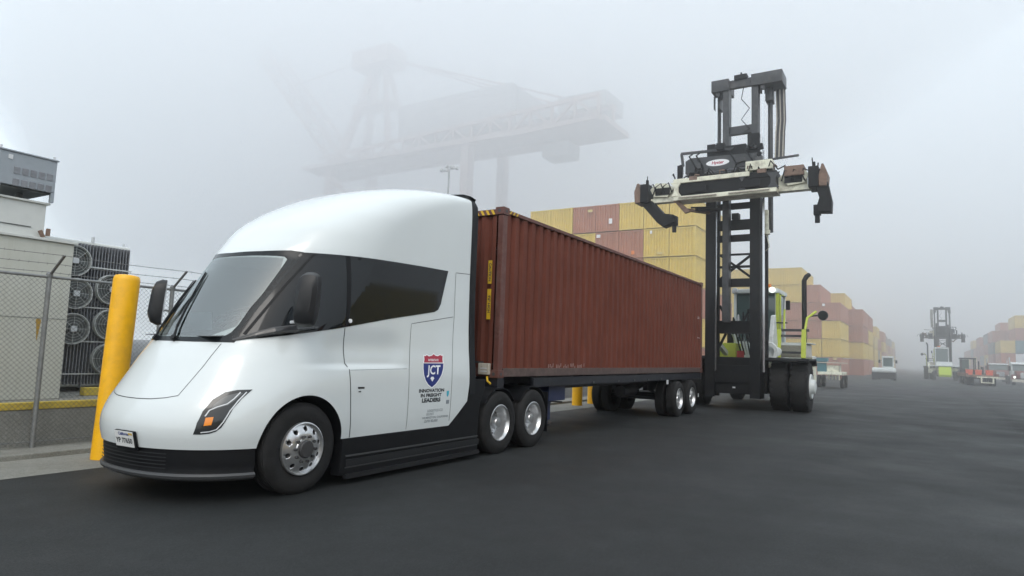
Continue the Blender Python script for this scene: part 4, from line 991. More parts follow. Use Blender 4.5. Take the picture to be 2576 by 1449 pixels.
    m = MB(); m.prism([(1.62, cz+.02), (1.80, cz-.02), (1.80, cz-.55), (1.66, cz-.55), (1.62, cz-.3)], .44, .60, 'yz'); m.cyl((.52, 1.72, cz-.55), (.52, 1.72, cz-.80), .07, 10); m.cyl((.52, 1.72, cz-.80), (.52, 1.72, cz-1.35), .03, 8); P(m, 'side_arm', 'mast_black', .01, CR_)
    if near:
        o = MB(); el = [(.40*math.cos(2*math.pi*k/32), .115*math.sin(2*math.pi*k/32)) for k in range(32)]
        o.add([(.623, .36-u, cz-.08+v) for u, v in el], [tuple(range(32))]); lo = P(o, 'maker_badge', 'ink_white', 0, CR_, fix=False)
        me = text_mesh('Hyster', .15, 'logo_red', bold=.004, shear=.2); q = decal(me, lambda x, y, o: Vector((.627, -.36+x, cz-.078+y)), None, 0); q.parent = root; q.location = (0, 0, 0)
        me = bpy.data.meshes.new('x')
    for yy in (-.75, -.2, .95, 1.2):
        m = MB(); m.tube([(.35, yy, cz+.5), (.65, yy+.15, cz+.25), (.68, yy-.1, cz-.2), (.6, yy+.05, cz-.6)], .028, 7); P(m, 'hydraulic_hose', 'mast_black', 0, CR_)
    # spreader: cream main beam with telescopic ends
    SP = empty('spreader', (0, 0, 0)); SP.parent = root; s = SZ; W2 = width/2; MW = 1.7
    m = MB(); m.box(.55, 1.35, -.85 if near else -MW, MW, s+.18, s+.34); P(m, 'main_beam_top', 'cream' if near else 'mast_grey', .02, SP)
    if near:
        m = MB(); m.box(.58, 1.30, -MW, -.86, s+.10, s+.30); P(m, 'main_beam_end', 'mast_black', .02, SP)
    m = MB(); m.box(.60, 1.33, -MW, MW, s-.42, s-.27); P(m, 'main_beam_bottom', 'cream' if near else 'mast_grey', .02, SP)
    m = MB(); m.box(.66, 1.27, -MW+.02, MW-.02, s-.27, s+.22); P(m, 'main_beam_web', 'mast_black', .0, SP)
    for yy, w_ in ((1.60, .16), (-.62, .05), (-1.60, .16)):
        m = MB(); m.prism([(yy-w_/2-.12, s+.225), (yy+w_/2+.12, s+.225), (yy+w_/2, s+.05), (yy+w_/2+.0, s-.12), (yy+w_/2+.1, s-.275), (yy-w_/2-.1, s-.275), (yy-w_/2, s-.12), (yy-w_/2, s+.05)], 1.27, 1.345, 'yz'); P(m, 'beam_gusset', 'cream' if yy > 1 and near else 'mast_grey', .01, SP)
    m = MB(); m.cyl((1.0, -1.1, s+.55), (1.0, 1.3, s+.50), .06, 10); m.cyl((1.05, 1.35, s+.48), (1.05, -.2, s+.46), .035, 8); P(m, 'slewing_cylinder', 'mast_grey', 0, SP)
    m = MB(); m.box(.75, 1.2, -1.55, -.7, s+.40, s+.72); P(m, 'valve_block', 'cream', .03, SP)
    m = MB(); m.box(.75, 1.2, .7, 1.15, s+.40, s+.58); P(m, 'valve_block', 'mast_black', .03, SP)
    for sg in (-1, 1):
        m = MB(); m.box(.70, 1.0, min(sg*MW, sg*(W2-.35)), max(sg*MW, sg*(W2-.35)), s-.36, s-.20); m.box(.74, .98, min(sg*MW, sg*(W2-.5)), max(sg*MW, sg*(W2-.5)), s-.21, s+.12)
        P(m, 'telescopic_arm', 'cream' if near else 'mast_grey', .012, SP)
        m = MB(); m.prism([(sg*(MW+.05), s+.12), (sg*(MW+.35), s+.30), (sg*(W2-.62), s+.34), (sg*(W2-.42), s+.12), (sg*(W2-.55), s-.15), (sg*(MW+.3), s-.2)], 1.0, 1.08, 'yz'); P(m, 'arm_plate', 'cream' if near else 'mast_grey', .008, SP)
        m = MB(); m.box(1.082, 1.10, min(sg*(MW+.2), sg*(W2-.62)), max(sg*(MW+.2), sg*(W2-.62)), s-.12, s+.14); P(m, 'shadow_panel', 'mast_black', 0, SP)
        E_ = W2
        m = MB(); m.box(.45, 1.30, min(sg*(E_-.42), sg*(E_-.12)), max(sg*(E_-.42), sg*(E_-.12)), s-.36, s+.30); P(m, 'end_box', 'mast_black', .02, SP)
        m = MB(); m.prism([(sg*(E_-.12), s-.35), (sg*(E_+.10), s-.36), (sg*(E_+.13), s+.05), (sg*(E_+.02), s+.36), (sg*(E_-.04), s+.36), (sg*(E_-.12), s+.0)], .55, 1.25, 'yz'); P(m, 'end_guard', 'rusty' if near else 'mast_grey', .015, SP)
        m = MB(); m.tube([(1.1, sg*(E_-.3), s+.28), (1.1, sg*(E_-.32), s+.62)], .018, 6); m.tube([(.8, sg*(E_-.2), s+.28), (.8, sg*(E_-.18), s+.52)], .022, 6); m.cbox((1.0, sg*(E_-.28), s+.42), (.1, .08, .16)); P(m, 'antenna', 'mast_black', 0, SP)
        # hooked arm reaching down and in, with its lock
        if not near:
            m = MB(); m.box(.75, 1.1, min(sg*(E_-.35), sg*(E_+.1)), max(sg*(E_-.35), sg*(E_+.1)), s-.85, s-.36); P(m, 'hook_arm', 'mast_black', .02, SP); continue
        m = MB(); m.prism([(sg*(E_-.08), s-.36), (sg*(E_-.50), s-.30), (sg*(E_-.95), s-.80), (sg*(E_-1.30), s-.86), (sg*(E_-1.36), s-1.12), (sg*(E_-.92), s-1.28), (sg*(E_-.72), s-1.12)] if sg > 0 else
                          [(sg*(E_+.12), s-.20), (sg*(E_-.22), s-.34), (sg*(E_-.12), s-.70), (sg*(E_-.20), s-.98), (sg*(E_-.14), s-1.15), (sg*(E_+.22), s-1.18), (sg*(E_+.24), s-.82)], .75, 1.15, 'yz'); P(m, 'hook_arm', 'mast_black', .015, SP)
        yk = sg*(E_-1.28) if sg > 0 else sg*(E_-.2)
        m = MB(); m.box(.82, 1.08, yk-.10, yk+.10, s-1.22, s-.90); m.cyl((.95, yk, s-1.22), (.95, yk, s-1.46), .075, 12); P(m, 'twistlock', 'mast_black', .01, SP)
    m = MB(); m.prism([(1.55, s-.40), (1.75, s-.36), (1.35, s-.85), (1.15, s-.80)], 1.0, 1.15, 'yz'); m.bar((1.05, 1.30, s-.72), (.2, .75, s-.70), .10, .10); P(m, 'tilt_link', 'rusty', .01, SP)
    m = MB(); m.bar((.9, 1.0, s-.68), (.1, .45, s-.60), .14, .12); m.cyl((.9, 1.2, s-.62), (.6, .6, s-.6), .035, 8); P(m, 'tilt_cylinder', 'mast_black', 0, SP)
    m = MB(); m.tube([(-.4, -(hw+.12), 6.9), (-.3, -(hw+.14), 6.2)], .10, 12); m.tube([(-.35, -(hw+.13), 6.2), (-.35, -(hw+.13), 6.05)], .14, 12); m.tube([(-.35, -(hw+.15), 6.05), (-.3, -(hw+.25), 5.6), (-.5, -(hw+.1), 5.5)], .018, 6); P(m, 'accumulator', 'cream', 0)
    random.seed(9)
    for k in range(16):      # hoses looping over the beam and the carriage
        yy = -1.6+.22*k; z0_ = s+.42; m = MB(); dy_ = random.uniform(-.35, .35)
        m.tube([(1.1, yy, z0_-.05), (1.25+random.uniform(0, .12), yy+dy_*.4, z0_+random.uniform(.02, .22)), (1.2, yy+dy_, z0_+random.uniform(-.1, .12)), (.9, yy+dy_*1.5, z0_+.1)], .024, 6); P(m, 'hydraulic_hose', 'mast_black' if k % 4 else 'rusty', 0, SP)
    for k in range(12):
        yy = random.uniform(-1.1, -.2) if k < 8 else random.uniform(.2, 1.1); zz = cz+random.uniform(-.55, .5); m = MB()
        m.cbox((.62+random.uniform(0, .12), yy, zz), (.16, random.uniform(.1, .3), random.uniform(.08, .22)), 0, 0, random.uniform(-.3, .3)); P(m, 'valve', ('mast_black', 'mast_grey', 'lip')[k % 3], .01, CR_)
    for sg in (-1, 1):
        for k in range(4):
            yy = sg*(MW+.12+.28*k); m = MB(); m.tube([(1.12, yy, s-.05), (1.2, yy+sg*.1, s+.28), (1.15, yy+sg*.3, s+.18), (1.1, yy+sg*.42, s-.1)], .022, 6); P(m, 'hydraulic_hose', 'mast_black', 0, SP)
        m = MB(); m.box(1.35, 1.40, min(sg*.55, sg*1.2), max(sg*.55, sg*1.2), s-.20, s+.02); P(m, 'cover_plate', 'mast_black', .01, SP)
        m = MB(); m.tube([(1.38, sg*.2, s-.34), (1.40, sg*(MW-.2), s-.34)], .03, 8); P(m, 'pipe', 'light_box', 0, SP)
    for yy in (-1.25, 1.0):
        m = MB(); m.box(1.346, 1.352, yy-.14, yy+.14, s+.24, s+.38); P(m, 'grime_plate', 'rusty', 0, SP)
    m = MB(); m.box(.6, 1.2, -2.5, -1.9, s+.08, s+.42); P(m, 'motor', 'rusty', .04, SP)
    # drive axle: big twin tyres either side, fenders
    DX = -1.22
    for sg in (-1, 1):
        for k in range(2):
            yk = sg*(1.10+.31+.64*k)
            m = MB(); r, h, ri = .865, .30, .42
            m.lathe([(ri, -h*.7), (ri+.08, -h*.95), (r-.25, -h), (r-.08, -h*.93), (r-.01, -h*.72), (r, -h*.3), (r, h*.3), (r-.01, h*.72), (r-.08, h*.93), (r-.25, h), (ri+.08, h*.95), (ri, h*.7), (ri, -h*.7)], 'y', (0, 0, 0), 44)
            for j in range(26):
                a = 2*math.pi*j/26
                for sd_ in (-1, 1): m.bar(((r-.01)*math.cos(a), sd_*h*.15, (r-.01)*math.sin(a)), ((r-.02)*math.cos(a+.08), sd_*h*.88, (r-.02)*math.sin(a+.08)), .09, .03, up=(math.cos(a), 0, math.sin(a)))
            we = P(m, 'drive_tyre', 'tyre', 0, fix=False); we.location = (DX, -yk, .865)
            if k == 1:
                m = MB(); m.lathe([(.43, -.28*sg), (.41, -.33*sg), (.34, -.30*sg), (.26, -.29*sg), (.23, -.42*sg), (.12, -.45*sg), (0, -.45*sg)], 'y', n=32); m.build('drive_rim', 'cab_white', we)
        m = MB(); pf_ = [(DX+1.0, 1.72), (DX+.92, 1.80), (DX-.95, 1.80), (DX-1.15, 1.60), (DX-1.10, 1.56), (DX-.9, 1.735), (DX+.88, 1.735), (DX+.96, 1.66)]
        m.prism(pf_, min(sg*1.0, sg*2.40), max(sg*1.0, sg*2.40)); P(m, 'fender', 'mast_black', .01)
    m = MB(); m.cyl((DX, -1.4, .865), (DX, 1.4, .865), .28, 18); m.box(DX-.45, DX+.45, -1.0, 1.0, .55, 1.45); P(m, 'drive_axle', 'mast_black')
    # chassis, counterweight, engine bay
    m = MB(); m.box(-6.7, -1.5, -.85, .85, .62, 1.55); m.box(-6.4, -2.6, -1.45, 1.45, 1.25, 1.62); P(m, 'chassis', 'cream', .03)
    m = MB(); m.prism([(-6.0, .50), (-7.55, .42), (-7.75, .70), (-7.72, 1.68), (-7.3, 1.82), (-6.0, 1.82)], -.70, .70); P(m, 'counterweight', 'hi_lime', .04)
    m = MB(); m.box(-7.7, -5.6, -1.72, 1.72, 1.83, 1.95); P(m, 'rear_deck', 'cab_white', .03)
    m = MB(); m.box(-5.9, -3.6, -.95, .95, 1.63, 2.45); P(m, 'engine_cover', 'cab_white', .05)
    m = MB(); m.box(-3.55, -3.0, -.9, .9, 1.63, 2.7); P(m, 'radiator_box', 'mast_black', .03)
    for sg in (-1, 1):
        m = MB(); m.lathe([(.3, -.22), (.55, -.24), (.62, -.18), (.63, 0), (.62, .18), (.55, .24), (.3, .22), (.3, -.22)], 'y', n=32); w_ = P(m, 'steer_tyre', 'tyre', 0, fix=False); w_.location = (-6.2, -sg*1.22, .63)
        m = MB(); m.lathe([(.31, -.2*sg), (.2, -.12*sg), (0, -.12*sg)], 'y', n=24); m.build('steer_rim', 'cab_white', w_)
    # operator cab
    CBX = empty('operator_cab', (0, 0, 0)); CBX.parent = root; x0_, x1_, yl, yr, zb_, zt = -4.35, -2.75, .52, -.98, 2.15, 4.35
    yc_ = (yl+yr)/2
    for xx in (x0_, x1_):
        for yy in (yr, yl): m = MB(); m.box(xx-.05, xx+.05, yy-.05, yy+.05, zb_, zt-.12); P(m, 'cab_pillar', 'cab_white', .01, CBX)
    m = MB(); m.box(x0_-.12, x1_+.15, yr-.1, yl+.1, zt-.12, zt+.05); P(m, 'cab_roof', 'cab_white', .04, CBX)
    m = MB(); m.box(x1_-.03, x1_+.075, yr-.10, yr+.02, 1.9, zt-.1); P(m, 'door_post', 'lime', .01, CBX)
    m = MB(); m.box(x0_-.04, x1_+.04, yr-.04, yl+.04, 1.65, zb_+.25); P(m, 'cab_base', 'cab_white', .02, CBX)
    for nm, bx in (('front_pane', (x1_-.01, x1_+.01, yr+.06, yl-.06, zb_+.27, zt-.14)), ('rear_pane', (x0_-.01, x0_+.01, yr+.06, yl-.06, zb_+.27, zt-.14)), ('side_pane', (x0_+.06, x1_-.06, yr-.01, yr+.01, zb_+.27, zt-.14)), ('side_pane', (x0_+.06, x1_-.06, yl-.01, yl+.01, zb_+.27, zt-.14))):
        m = MB(); m.box(*bx); P(m, nm, 'cab_glass', 0, CBX)
    m = MB(); m.box(x1_-.1, x1_+.1, -1.35, -.98, 3.1, 3.14); m.box(x1_-.05, x1_+.0, -1.45, -1.3, 3.6, 3.95); P(m, 'mirror', 'mast_black', .01, CBX)
    for yy in (yr+.1, yl-.05):
        m = MB(); m.lathe([(0, .10), (.10, .08), (.11, 0), (.08, -.06), (0, -.07)], 'x', (x1_+.28, yy, zt-.02), 18); P(m, 'work_light', 'lamp_white' if yy < 0 else 'drl', 0, CBX)
    m = MB(); m.lathe([(.07, 0), (.07, .12), (.04, .17), (0, .18)], 'z', (-3.0, -.45, zt+.15), 14); m.cyl((-3.0, -.45, zt+.05), (-3.0, -.45, zt+.16), .02, 8); m.box(-3.2, -3.0, -.72, -.35, zt+.16, zt+.26); P(m, 'beacon', 'orange', 0, CBX)
    # right-hand platform: lime ladder frame, exhaust stack, round air cleaner, big mirror
    for yy in (-1.14, -1.98):
        m = MB(); m.bar((-2.15, yy, 1.82), (-2.35, yy, 2.85), .15, .15); P(m, 'ladder_stile', 'lime', .01)
    for k in range(3):
        m = MB(); m.box(-2.45, -2.25, -1.94, -1.2, 1.98+.30*k, 2.06+.30*k); P(m, 'ladder_rung', 'cab_white' if k % 2 else 'mast_grey')
    m = MB(); m.bar((-2.35, -1.0, 2.83), (-2.35, -2.15, 2.83), .08, .09); P(m, 'top_bar', 'mast_grey')
    m = MB(); m.prism([(-1.15, 1.82), (-1.25, 2.55), (-1.6, 3.3), (-1.8, 3.35), (-2.1, 2.5), (-2.4, 2.1), (-2.4, 1.82)], -1.12, -.98); P(m, 'side_plate', 'cab_white', .02)
    m = MB(); m.cyl((-1.12, -1.25, 2.02), (-1.25, -1.25, 2.02), .16, 18); P(m, 'filter', 'cab_white', .02)
    m = MB(); m.tube([(-2.7, -1.12, 2.82), (-2.7, -1.12, 4.15), (-3.4, -1.12, 4.2)], .028, 8); P(m, 'handrail', 'lime')
    m = MB(); m.tube([(-2.4, -2.0, 2.82), (-2.7, -2.04, 3.3), (-3.0, -2.3, 3.55)], .045, 8); P(m, 'mirror_bracket', 'lime')
    m = MB(); m.tube([(-2.35, -1.3, 2.8), (-2.5, -1.3, 3.6)], .035, 8); P(m, 'grab_rail', 'lime')
    m = MB(); m.tube([(-3.4, -1.85, 2.3), (-3.4, -1.85, 4.75), (-3.5, -1.92, 4.92), (-3.6, -2.0, 5.0)], [.09, .09, .09, .08], 14); P(m, 'exhaust_stack', 'mast_black')
    m = MB(); m.lathe([(.0, .07), (.16, .07), (.18, .0), (.16, -.08), (0, -.08)], 'x', (-3.1, -2.52, 3.42), 22); m.tube([(-3.15, -2.4, 3.42), (-3.2, -2.05, 3.40)], .03, 8); P(m, 'convex_mirror', 'mast_black')
    m = MB(); m.box(-4.2, -2.7, -2.0, -1.1, 1.85, 2.35); P(m, 'fuel_tank', 'light_box', .05)
    m = MB(); m.box(-4.3, -2.9, -2.12, -1.08, 2.36, 2.40); P(m, 'platform', 'cab_white', .01)
    m = MB(); m.bar((-4.0, -1.75, 2.35), (-6.2, -1.75, 1.55), .25, .10); m.box(-6.6, -5.2, -1.85, -1.3, .9, 1.5); P(m, 'rear_step', 'cream', .01)
    # tangle of hoses and white tilt gear between mast and cab
    for k in range(7):
        yy = -.5+.17*k; m = MB(); m.tube([(-.9, yy, 2.2+.1*k), (-1.2, yy+.05, 3.6-.1*k), (-1.7, yy*.7, 2.6), (-2.4, yy*.6, 1.9)], .03, 7); P(m, 'mast_hose', 'mast_black' if k % 3 else 'drl')
    for sg in (-1, 1):
        m = MB(); m.bar((-.75, sg*.62, 2.2), (-2.9, sg*.55, 1.5), .16, .16); P(m, 'tilt_cylinder', 'cab_white', .02)
    m = MB(); m.prism([(-1.1, 1.7), (-1.5, 2.9), (-1.9, 3.1), (-2.5, 1.9), (-2.4, 1.6)], -.80, -.55); m.lathe([(.34, -.05), (.36, 0), (.34, .05), (.22, .05), (.22, -.05), (.34, -.05)], 'x', (-1.05, -.98, 2.0), 22); P(m, 'frame_horn', 'cab_white', .02)
    m = MB(); m.box(-2.5, -1.6, .25, .85, 1.65, 2.3); P(m, 'battery_box', 'lime', .03)
    m = MB(); m.cyl((-1.5, .05, 1.72), (-1.5, .05, 2.02), .13, 16); P(m, 'canister', 'red_paint')
    return root
h1 = handler('tall black-masted container handler with cream spreader raised empty, standing right behind the trailer')
h1.location = (23.42, 5.53, 0); h1.rotation_euler = (0, 0, math.pi)
h2 = handler('distant container handler seen from behind, lime counterweight, mast raised in the fog down the lane', near=False, MH=10.2, SZ=6.15, carry=7.0, width=5.2)
h2.location = (112.1, -2.72, 0); h2.rotation_euler = (0, 0, R(0))
# ================================================================ stacked containers
mat('stack_yellow', (.68, .50, .095), .6, var=.12, scale=.8, dirt=(.50, .38, .14), dscale=1.2, damt=.5)
mat('stack_yellow_pale', (.64, .52, .21), .6, var=.12, scale=.8, dirt=(.5, .4, .2), dscale=1.2, damt=.5)
mat('stack_red', (.40, .15, .085), .6, var=.14, scale=.8, dirt=(.40, .22, .17), dscale=1.2, damt=.5)
mat('stack_maroon', (.36, .13, .085), .6, var=.14, scale=.8, dirt=(.36, .2, .17), dscale=1.2, damt=.5)
mat('stack_orange', (.45, .14, .05), .6, var=.14, scale=.8, dirt=(.3, .14, .08), dscale=1.2, damt=.5)
mat('stack_teal', (.05, .17, .20), .6, var=.14, scale=.8); mat('stack_grey', (.20, .22, .22), .6, var=.1)
SW, SH_, SL = 2.38, 2.55, 12.19
def stack_meshes(h):
    h = h-.07
    fr = MB()
    for x in (0, SL-.16):
        for y in (0, SW-.16): fr.box(x, x+.16, y, y+.16, .02, h-.02)
    for z in (0.02, h-.13):
        for y in (.012, SW-.10): fr.box(.16, SL-.16, y, y+.09, z, z+.11)
        for x in (.012, SL-.10): fr.box(x, x+.09, .16, SW-.16, z, z+.11)
    for x in (-.01, SL-.17):
        for y in (-.01, SW-.16):
            for z in (0, h-.13): fr.box(x, x+.18, y, y+.17, z, z+.12)
    side = MB()
    for y, s in ((.03, 1),):
        p = corrugated(SL-.3, 0, 30, .07*s); side.add([(.15+u, y+d, z) for u, d in p for z in (.13, h-.13)], [(2*i, 2*i+1, 2*i+3, 2*i+2) for i in range(len(p)-1)])
    end = MB()
    p = corrugated(SW-.3, 0, 8, .08, .55); end.add([(.03+d, .15+u, z) for u, d in p for z in (.13, h-.13)], [(2*i, 2*i+1, 2*i+3, 2*i+2) for i in range(len(p)-1)])
    back = MB(); back.box(SL-.05, SL-.03, .15, SW-.15, .13, h-.13)
    rf = MB(); rf.box(.1, SL-.1, .08, SW-.08, h-.06, h-.03)
    return fr, side, end, rf, back
SM = {}
def stack_proto(c, h):
    if (c, h) not in SM:
        fr, sd_, en, rf, bk = stack_meshes(h)
        SM[(c, h)] = (fr.mesh('frame', 'stack_'+c), sd_.mesh('side_panel', 'stack_'+c, fix=False), en.mesh('end_panel', 'stack_'+c, fix=False), rf.mesh('roof_panel', 'stack_'+c), bk.mesh('door_panel', 'stack_'+c))
        a = MB()
        for q in (fr, sd_, en, rf, bk): a.add(q.v, q.f)
        a.add([(.15, SW-.03, .13), (SL-.15, SW-.03, .13), (SL-.15, SW-.03, h-.13), (.15, SW-.03, h-.13)], [(0,1,2,3)])
        SM[(c, h, 'one')] = a.mesh('stacked_container', 'stack_'+c, fix=False)
    return SM[(c, h)]
COL = {'y': 'yellow', 'p': 'yellow_pale', 'r': 'red', 'm': 'maroon', 'o': 'orange', 't': 'teal', 'g': 'grey'}
CNAME = {'y': 'mustard yellow', 'p': 'pale yellow', 'r': 'brick red', 'm': 'maroon', 'o': 'orange-brown', 't': 'teal blue', 'g': 'grey'}
ORD = ['bottom', 'second', 'third', 'fourth', 'fifth', 'topmost']
USED = {}
def put(x, y, tier, c, h, where, detail=True, group='stacked shipping containers', ytop=None, flip=False):
    stack_proto(COL[c], h)
    jx, jy = random.uniform(-.06, .06), random.uniform(-.02, .02)
    name = 'stacked_container'
    if detail:
        e = empty(name, (x+jx, y+jy, tier*h))
        for me in SM[(COL[c], h)]: link(me.name.split('.')[0], me, e)
        o2 = link('side_panel', SM[(COL[c], h)][1], e); o2.rotation_euler = (0, 0, math.pi); o2.location = (SL, SW, 0)
    else:
        e = link(name, SM[(COL[c], h, 'one')]); e.location = (x+jx, y+jy, tier*h)
    lab = f'{CNAME[c]} container, {ORD[tier]} level, {where}'
    return tag(e, lab, 'shipping container', group)
def colname(k, n): return ('first','second','third','fourth','fifth','sixth','seventh','eighth')[k]
# block behind the brown container (front faces at x = 58)
HA = 2.72
A = ['yyyyyy', 'ryyyyy', 'rryyyy', 'rrrrry', 'yyrrrr', 'rrryry', 'yyyyyy']      # columns from the lane outwards, bottom to top
A = ['ryryyy', 'yyryyy', 'rrrrry', 'rryrrr', 'yyrryr', 'rryyyy', 'yyrryy']
for k, s in enumerate(A):
    for t, c in enumerate(s):
        put(58, 16.9+k*2.46, t, c, HA, f'{colname(k, 7)} row from lane, block behind brown trailer container')
# block beside the cab of the near handler (front faces at x = 102)
HB = 2.57
B = ['ryyr', 'ryrrr', 'ryrryy', 'ryoryy', 'ryyryy', 'rryyyy', 'yyrryy']
for k, s in enumerate(B):
    for t, c in enumerate(s):
        put(102, 9.35+k*2.47, t, c, HB, f'{colname(k, 7)} row from lane, stepped block by near handler', detail=(k < 5))
# the rows that follow along the left of the lane, fading into the fog
random.seed(11)
NTH = ['first','second','third','fourth','fifth','sixth','seventh','eighth','ninth','tenth','eleventh','twelfth','thirteenth','fourteenth','fifteenth']
CSET = ['rrygr', 'ryyrp', 'rmrry', 'yypry', 'rgryy', 'ryrrm', 'yryrr', 'mrryp', 'rrygy', 'yyrrp', 'rypgr', 'rrryy', 'yyrpp', 'rmgyy', 'ryyrr']
for b_ in range(14):
    X = 115.2+12.9*b_; yb = 7.45 if b_ < 2 else 7.9+.25*(b_ % 3)
    hts = [(3, 4, 5), (4, 4, 5), (4, 5, 5), (3, 4, 6), (4, 4, 5), (3, 5, 5), (4, 4, 6), (3, 4, 5), (4, 4, 5), (3, 4, 5), (4, 5, 5), (3, 4, 5), (4, 4, 5), (3, 4, 4)][b_]
    if b_ == 0: hts = (4, 5, 5)
    for k in range(3):
        for t in range(hts[k]):
            if k > 0 and t < hts[k-1]-1: continue
            c = CSET[(b_+k*4) % 15][t % 5]
            if b_ == 0 and k == 0: c = 'ryrr'[t]
            put(X, yb+k*2.47, t, c, HB, f'{colname(k, 3)} row, {NTH[b_]} block past the stepped one', detail=False)
# right-hand side of the lane
RS = [((3, 'roy'), (5, 'ortry'), (5, 'rtrrr')), ((4, 'rmgr'), (4, 'ryrr')), ((4, 'ryrg'), (5, 'rrryr')), ((3, 'rgr'), (4, 'ryyr')), ((4, 'yrmr'), (4, 'rryr')), ((3, 'ryr'), (4, 'rrgy')), ((4, 'rrgy'),), ((3, 'ryr'),), ((3, 'rgr'),), ((3, 'yrr'),)]
for b_, cols in enumerate(RS):
    X = 168+12.9*b_
    for k, (n, s) in enumerate(cols):
        for t in range(n):
            if k > 0 and t < cols[k-1][0]-1: continue
            put(X, -16.45-k*2.47+(.35 if b_ else 0), t, s[t % len(s)], HB, f'{colname(k, 3)} row, {NTH[b_]} block right of lane', detail=False, group='stacked shipping containers on the right')
# faded markings on the block faces
for (X, y, z, w_, h_, c_, lb) in ((58, 27.0, 15.6, .5, .25, 'stack_yellow_pale', 'pale mark on the top left corner of the upper red container pair'),
        (58, 24.9, 14.3, .35, .5, 'ink_white', 'white label low on the right-hand container of the top red pair'),
        (58, 20.9, 13.05, .2, .3, 'ink_white', 'white letters high on the right-hand red container of the second level from top'),
        (58, 26.1, 13.0, .4, .3, 'ink_white', 'pale mark on the leftmost red container of the second level from top'),
        (58, 22.6, 11.2, .3, .35, 'orange', 'small orange placard low between the second-level red containers'),
        (58, 19.9, 11.1, .5, .2, 'stack_yellow_pale', 'pale mark low beside the yellow containers, second level from top'),
        (102, 11.3, 9.7, .35, .35, 'ink_white', 'pale label on the fourth-level red container near the near handler mirror'),
        (102, 9.9, 2.2, .4, .3, 'stack_yellow_pale', 'pale label at the top of the bottom red container by the lane'),
        (102, 11.2, .5, .5, .3, 'stack_yellow_pale', 'pale label near the ground on the bottom red containers')):
    m = MB(); m.box(X-.13, X-.11, y, y+w_, z, z+h_); tag(m.build('container_marking', c_), lb, 'marking')
# unseen stacks added across the apron for the cab's glass and paint to reflect
random.seed(21)
for b_ in range(7):
    X = -46+13.4*b_
    for t in range((3, 4, 3, 4, 4, 2, 3)[b_]):
        put(X, -27.0, t, 'yryrmyrgry'[(b_*3+t*2) % 10], HB, f'{NTH[b_]} stack of the unseen row added across the apron behind the camera', detail=False, group='unseen stacked containers added across the apron')

# ================================================================ yard vehicles
def root_at(name, loc, rz, label, cat, group=None): return tag(empty(name, loc, rz), label, cat, group)
def small_wheel(par, x, y, r=.5, w_=.28, name='wheel', both=True):
    m = MB(); m.lathe([(r*.55, -w_/2), (r*.95, -w_/2), (r, -w_*.35), (r, w_*.35), (r*.95, w_/2), (r*.55, w_/2), (r*.55, -w_/2)], 'y', n=24); o = m.build(name, 'tyre', par, fix=False); o.location = (x, y, r)
    q = MB(); q.lathe([(r*.56, -w_*.4), (r*.3, -w_*.2), (0, -w_*.2), (0, w_*.2), (r*.3, w_*.2), (r*.56, w_*.4)], 'y', n=16); q.build('rim', 'light_box', o)
# white terminal tractor coming towards the camera (local +x forward)
Y1 = root_at('terminal_tractor', (88.5, 3.62, 0), math.pi, 'white terminal tractor driving up the middle of the lane towards the camera', 'yard truck')
def bp(par, m, name, mats, bevel=0.): return m.build(name, mats, par, bevel=bevel)
m = MB(); m.box(-4.2, 1.3, -.55, .55, .55, .85); bp(Y1, m, 'chassis', 'mast_black', .02)
m = MB(); m.prism([(.3, .88), (1.35, .88), (1.42, 1.05), (1.38, 1.28), (.3, 1.42)], -1.18, 1.18); bp(Y1, m, 'hood', 'cab_white', .05)
m = MB(); m.box(1.05, 1.50, -1.2, 1.2, .16, .86); b_ = bp(Y1, m, 'bumper', 'mast_black', .03)
for sg in (-1, 1):
    q = MB(); q.box(1.40, 1.44, sg*.95-.12, sg*.95+.12, .95, 1.08); bp(Y1, q, 'headlight', 'drl', .01)
m = MB(); m.box(-1.3, .35, -.15, .95, 1.40, 1.55); bp(Y1, m, 'cab_floor', 'cab_white', .02)
m = MB()
for xx in (-1.28, .30):
    for yy in (-.13, .93): m.box(xx-.05, xx+.05, yy-.05, yy+.05, 1.5, 2.55)
bp(Y1, m, 'cab_frame', 'cab_white', .01)
m = MB(); m.box(-1.4, .45, -.22, 1.02, 2.55, 2.75); bp(Y1, m, 'cab_roof', 'cab_white', .05)
m = MB(); m.box(.28, .30, -.08, .88, 1.56, 2.54); bp(Y1, m, 'windshield', 'cab_glass')
for yy in (-.13, .93): m = MB(); m.box(-1.22, .24, yy-.012, yy+.012, 1.56, 2.54); bp(Y1, m, 'side_window', 'cab_glass')
m = MB(); m.box(-1.3, -1.28, -.08, .88, 1.56, 2.54); bp(Y1, m, 'rear_window', 'cab_glass')
for yy in (-.45, 1.25): m = MB(); m.box(.3, .36, yy-.10, yy+.10, 1.95, 2.3); m.bar((.3, yy, 2.2), (.3, .3 if yy < 0 else .9, 2.3), .03, .03); bp(Y1, m, 'mirror', 'mast_black', .01)
for x, yy in ((.6, 1.08), (.6, -1.08)): small_wheel(Y1, x, yy)
for yy in (-1.0, -.68, .68, 1.0): small_wheel(Y1, -3.0, yy)
